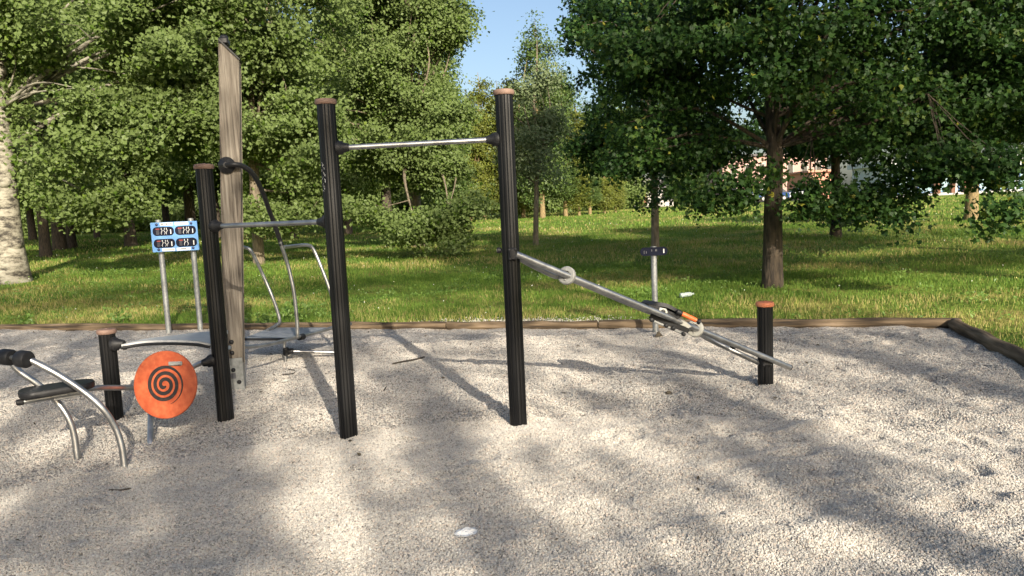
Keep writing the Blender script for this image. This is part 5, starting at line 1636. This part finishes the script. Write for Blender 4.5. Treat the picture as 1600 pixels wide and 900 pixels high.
tH, hx0, hx1, hz = facade('farm_house', 'small grey house with a red brick bay seen under the maple branches', 985, 1036, 96, 6, 2.4, MT['stone_wall'], [(3.1, 1.5, 0.5, 0.7, MT['white_wall'])], MT['glass_dark'], ('gable', 1.4, MT['roof']))
MB().box((at(1005, 310, 95.7)[0], 95.75, hz + 1.25), (0.75, 0.5, 1.9)).build('brick_bay', MT['brick'], tH, smooth=0)
# pale garden wall beside the house
x0, x1 = at(1022, 318, 93)[0], at(1052, 318, 93)[0]
mb = MB().box(((x0 + x1) / 2, 93, float(terr(x0, 93)) + 0.35), (x1 - x0, 0.3, 0.8), bev=0.05)
mb.box(((x0 + x1) / 2, 93, float(terr(x0, 93)) + 0.79), (x1 - x0 + 0.1, 0.4, 0.08))
o = mb.build('garden_wall', MT['stone_wall'], base=((x0 + x1) / 2, 93, float(terr(x0, 93)))); setp(o, 'low pale garden wall right of the far grey house', 'wall')
# car park strip
xa, xb = at(1085, 316, 92)[0], at(1300, 316, 92)[0]
zc_ = float(terr((xa + xb) / 2, 94)) + 0.02
vs = []; fs = []
for i in range(13):
    for j in range(5):
        x = xa + (xb - xa) * i / 12; y = 88 + 10 * j / 4
        vs.append((x, y, float(terr(x, y)) + 0.06))
for i in range(12):
    for j in range(4):
        a = i * 5 + j; fs.append((a, a + 5, a + 6, a + 1))
setp(MB().add(vs, fs).build('car_park', MT['asphalt'], smooth=60), kind='structure')


def make_car(loc, rot, paint, label):
    t = thing('parked_car', (0, 0, 0), label, 'car', 'cars parked across the lawn')
    prof = [(-2.0, 0.35), (-2.05, 0.62), (-1.95, 0.84), (-1.2, 0.93), (-0.55, 0.97), (1.55, 0.97), (2.0, 0.90), (2.08, 0.6), (2.0, 0.32)]
    mb = MB().prism([(x, -0.82, z) for x, z in prof], (0, 1.64, 0)); mb.build('body', paint, t, smooth=30)
    top = [(-0.85, 0.96), (-0.15, 1.42), (1.2, 1.46), (1.9, 0.96)]
    n = len(top)
    vs = [(x, -0.78 if z < 1 else -0.62, z) for x, z in top] + [(x, 0.78 if z < 1 else 0.62, z) for x, z in top]
    fs = [(3, 2, 1, 0), (4, 5, 6, 7), (0, 1, 5, 4), (1, 2, 6, 5), (2, 3, 7, 6)]
    MB().add(vs, fs).build('window', MT['glass_dark'], t, smooth=0)
    MB().box((0.55, 0, 1.46), (1.5, 1.26, 0.06), bev=0.02).build('roof', paint, t)
    for x in (-1.3, 1.3):
        for s in (-1, 1):
            wh = MB().lathe((x, s * 0.84 - 0.09, 0.31), (0, 1, 0), [(0, 0.24), (0, 0.29), (0.03, 0.31), (0.15, 0.31), (0.18, 0.29), (0.18, 0.24)], 20).build('wheel', MT['tyre'], t)
            MB().lathe((x, s * 0.93 - 0.012, 0.31), (0, 1, 0), [(0, 0.18), (0.02, 0.19), (0.024, 0.05)], 14).build('rim', MT['steel'], wh)
    for s in (-1, 1): MB().box((-2.03, s * 0.6, 0.72), (0.06, 0.3, 0.14)).build('headlight', MT['ink_white'], t, smooth=0)
    t.location = loc; t.rotation_euler = (0, 0, rot)
for px, Y, rot, pm_, lb_ in ((1159, 92.0, 1.2, 'car_silver', 'silver car half hidden by low maple leaves'), (1184, 93.5, 0.15, 'car_white', 'white car left of the dark blue one'), (1204, 91.5, 0.1, 'car_blue', 'dark blue car directly left of the big maple trunk'), (1246, 92.5, 0.3, 'car_white', 'white car just right of the big maple trunk')):
    q = at(px, 316, Y); make_car((q[0], Y, float(terr(q[0], Y)) + 0.065), rot, MT[pm_], lb_)
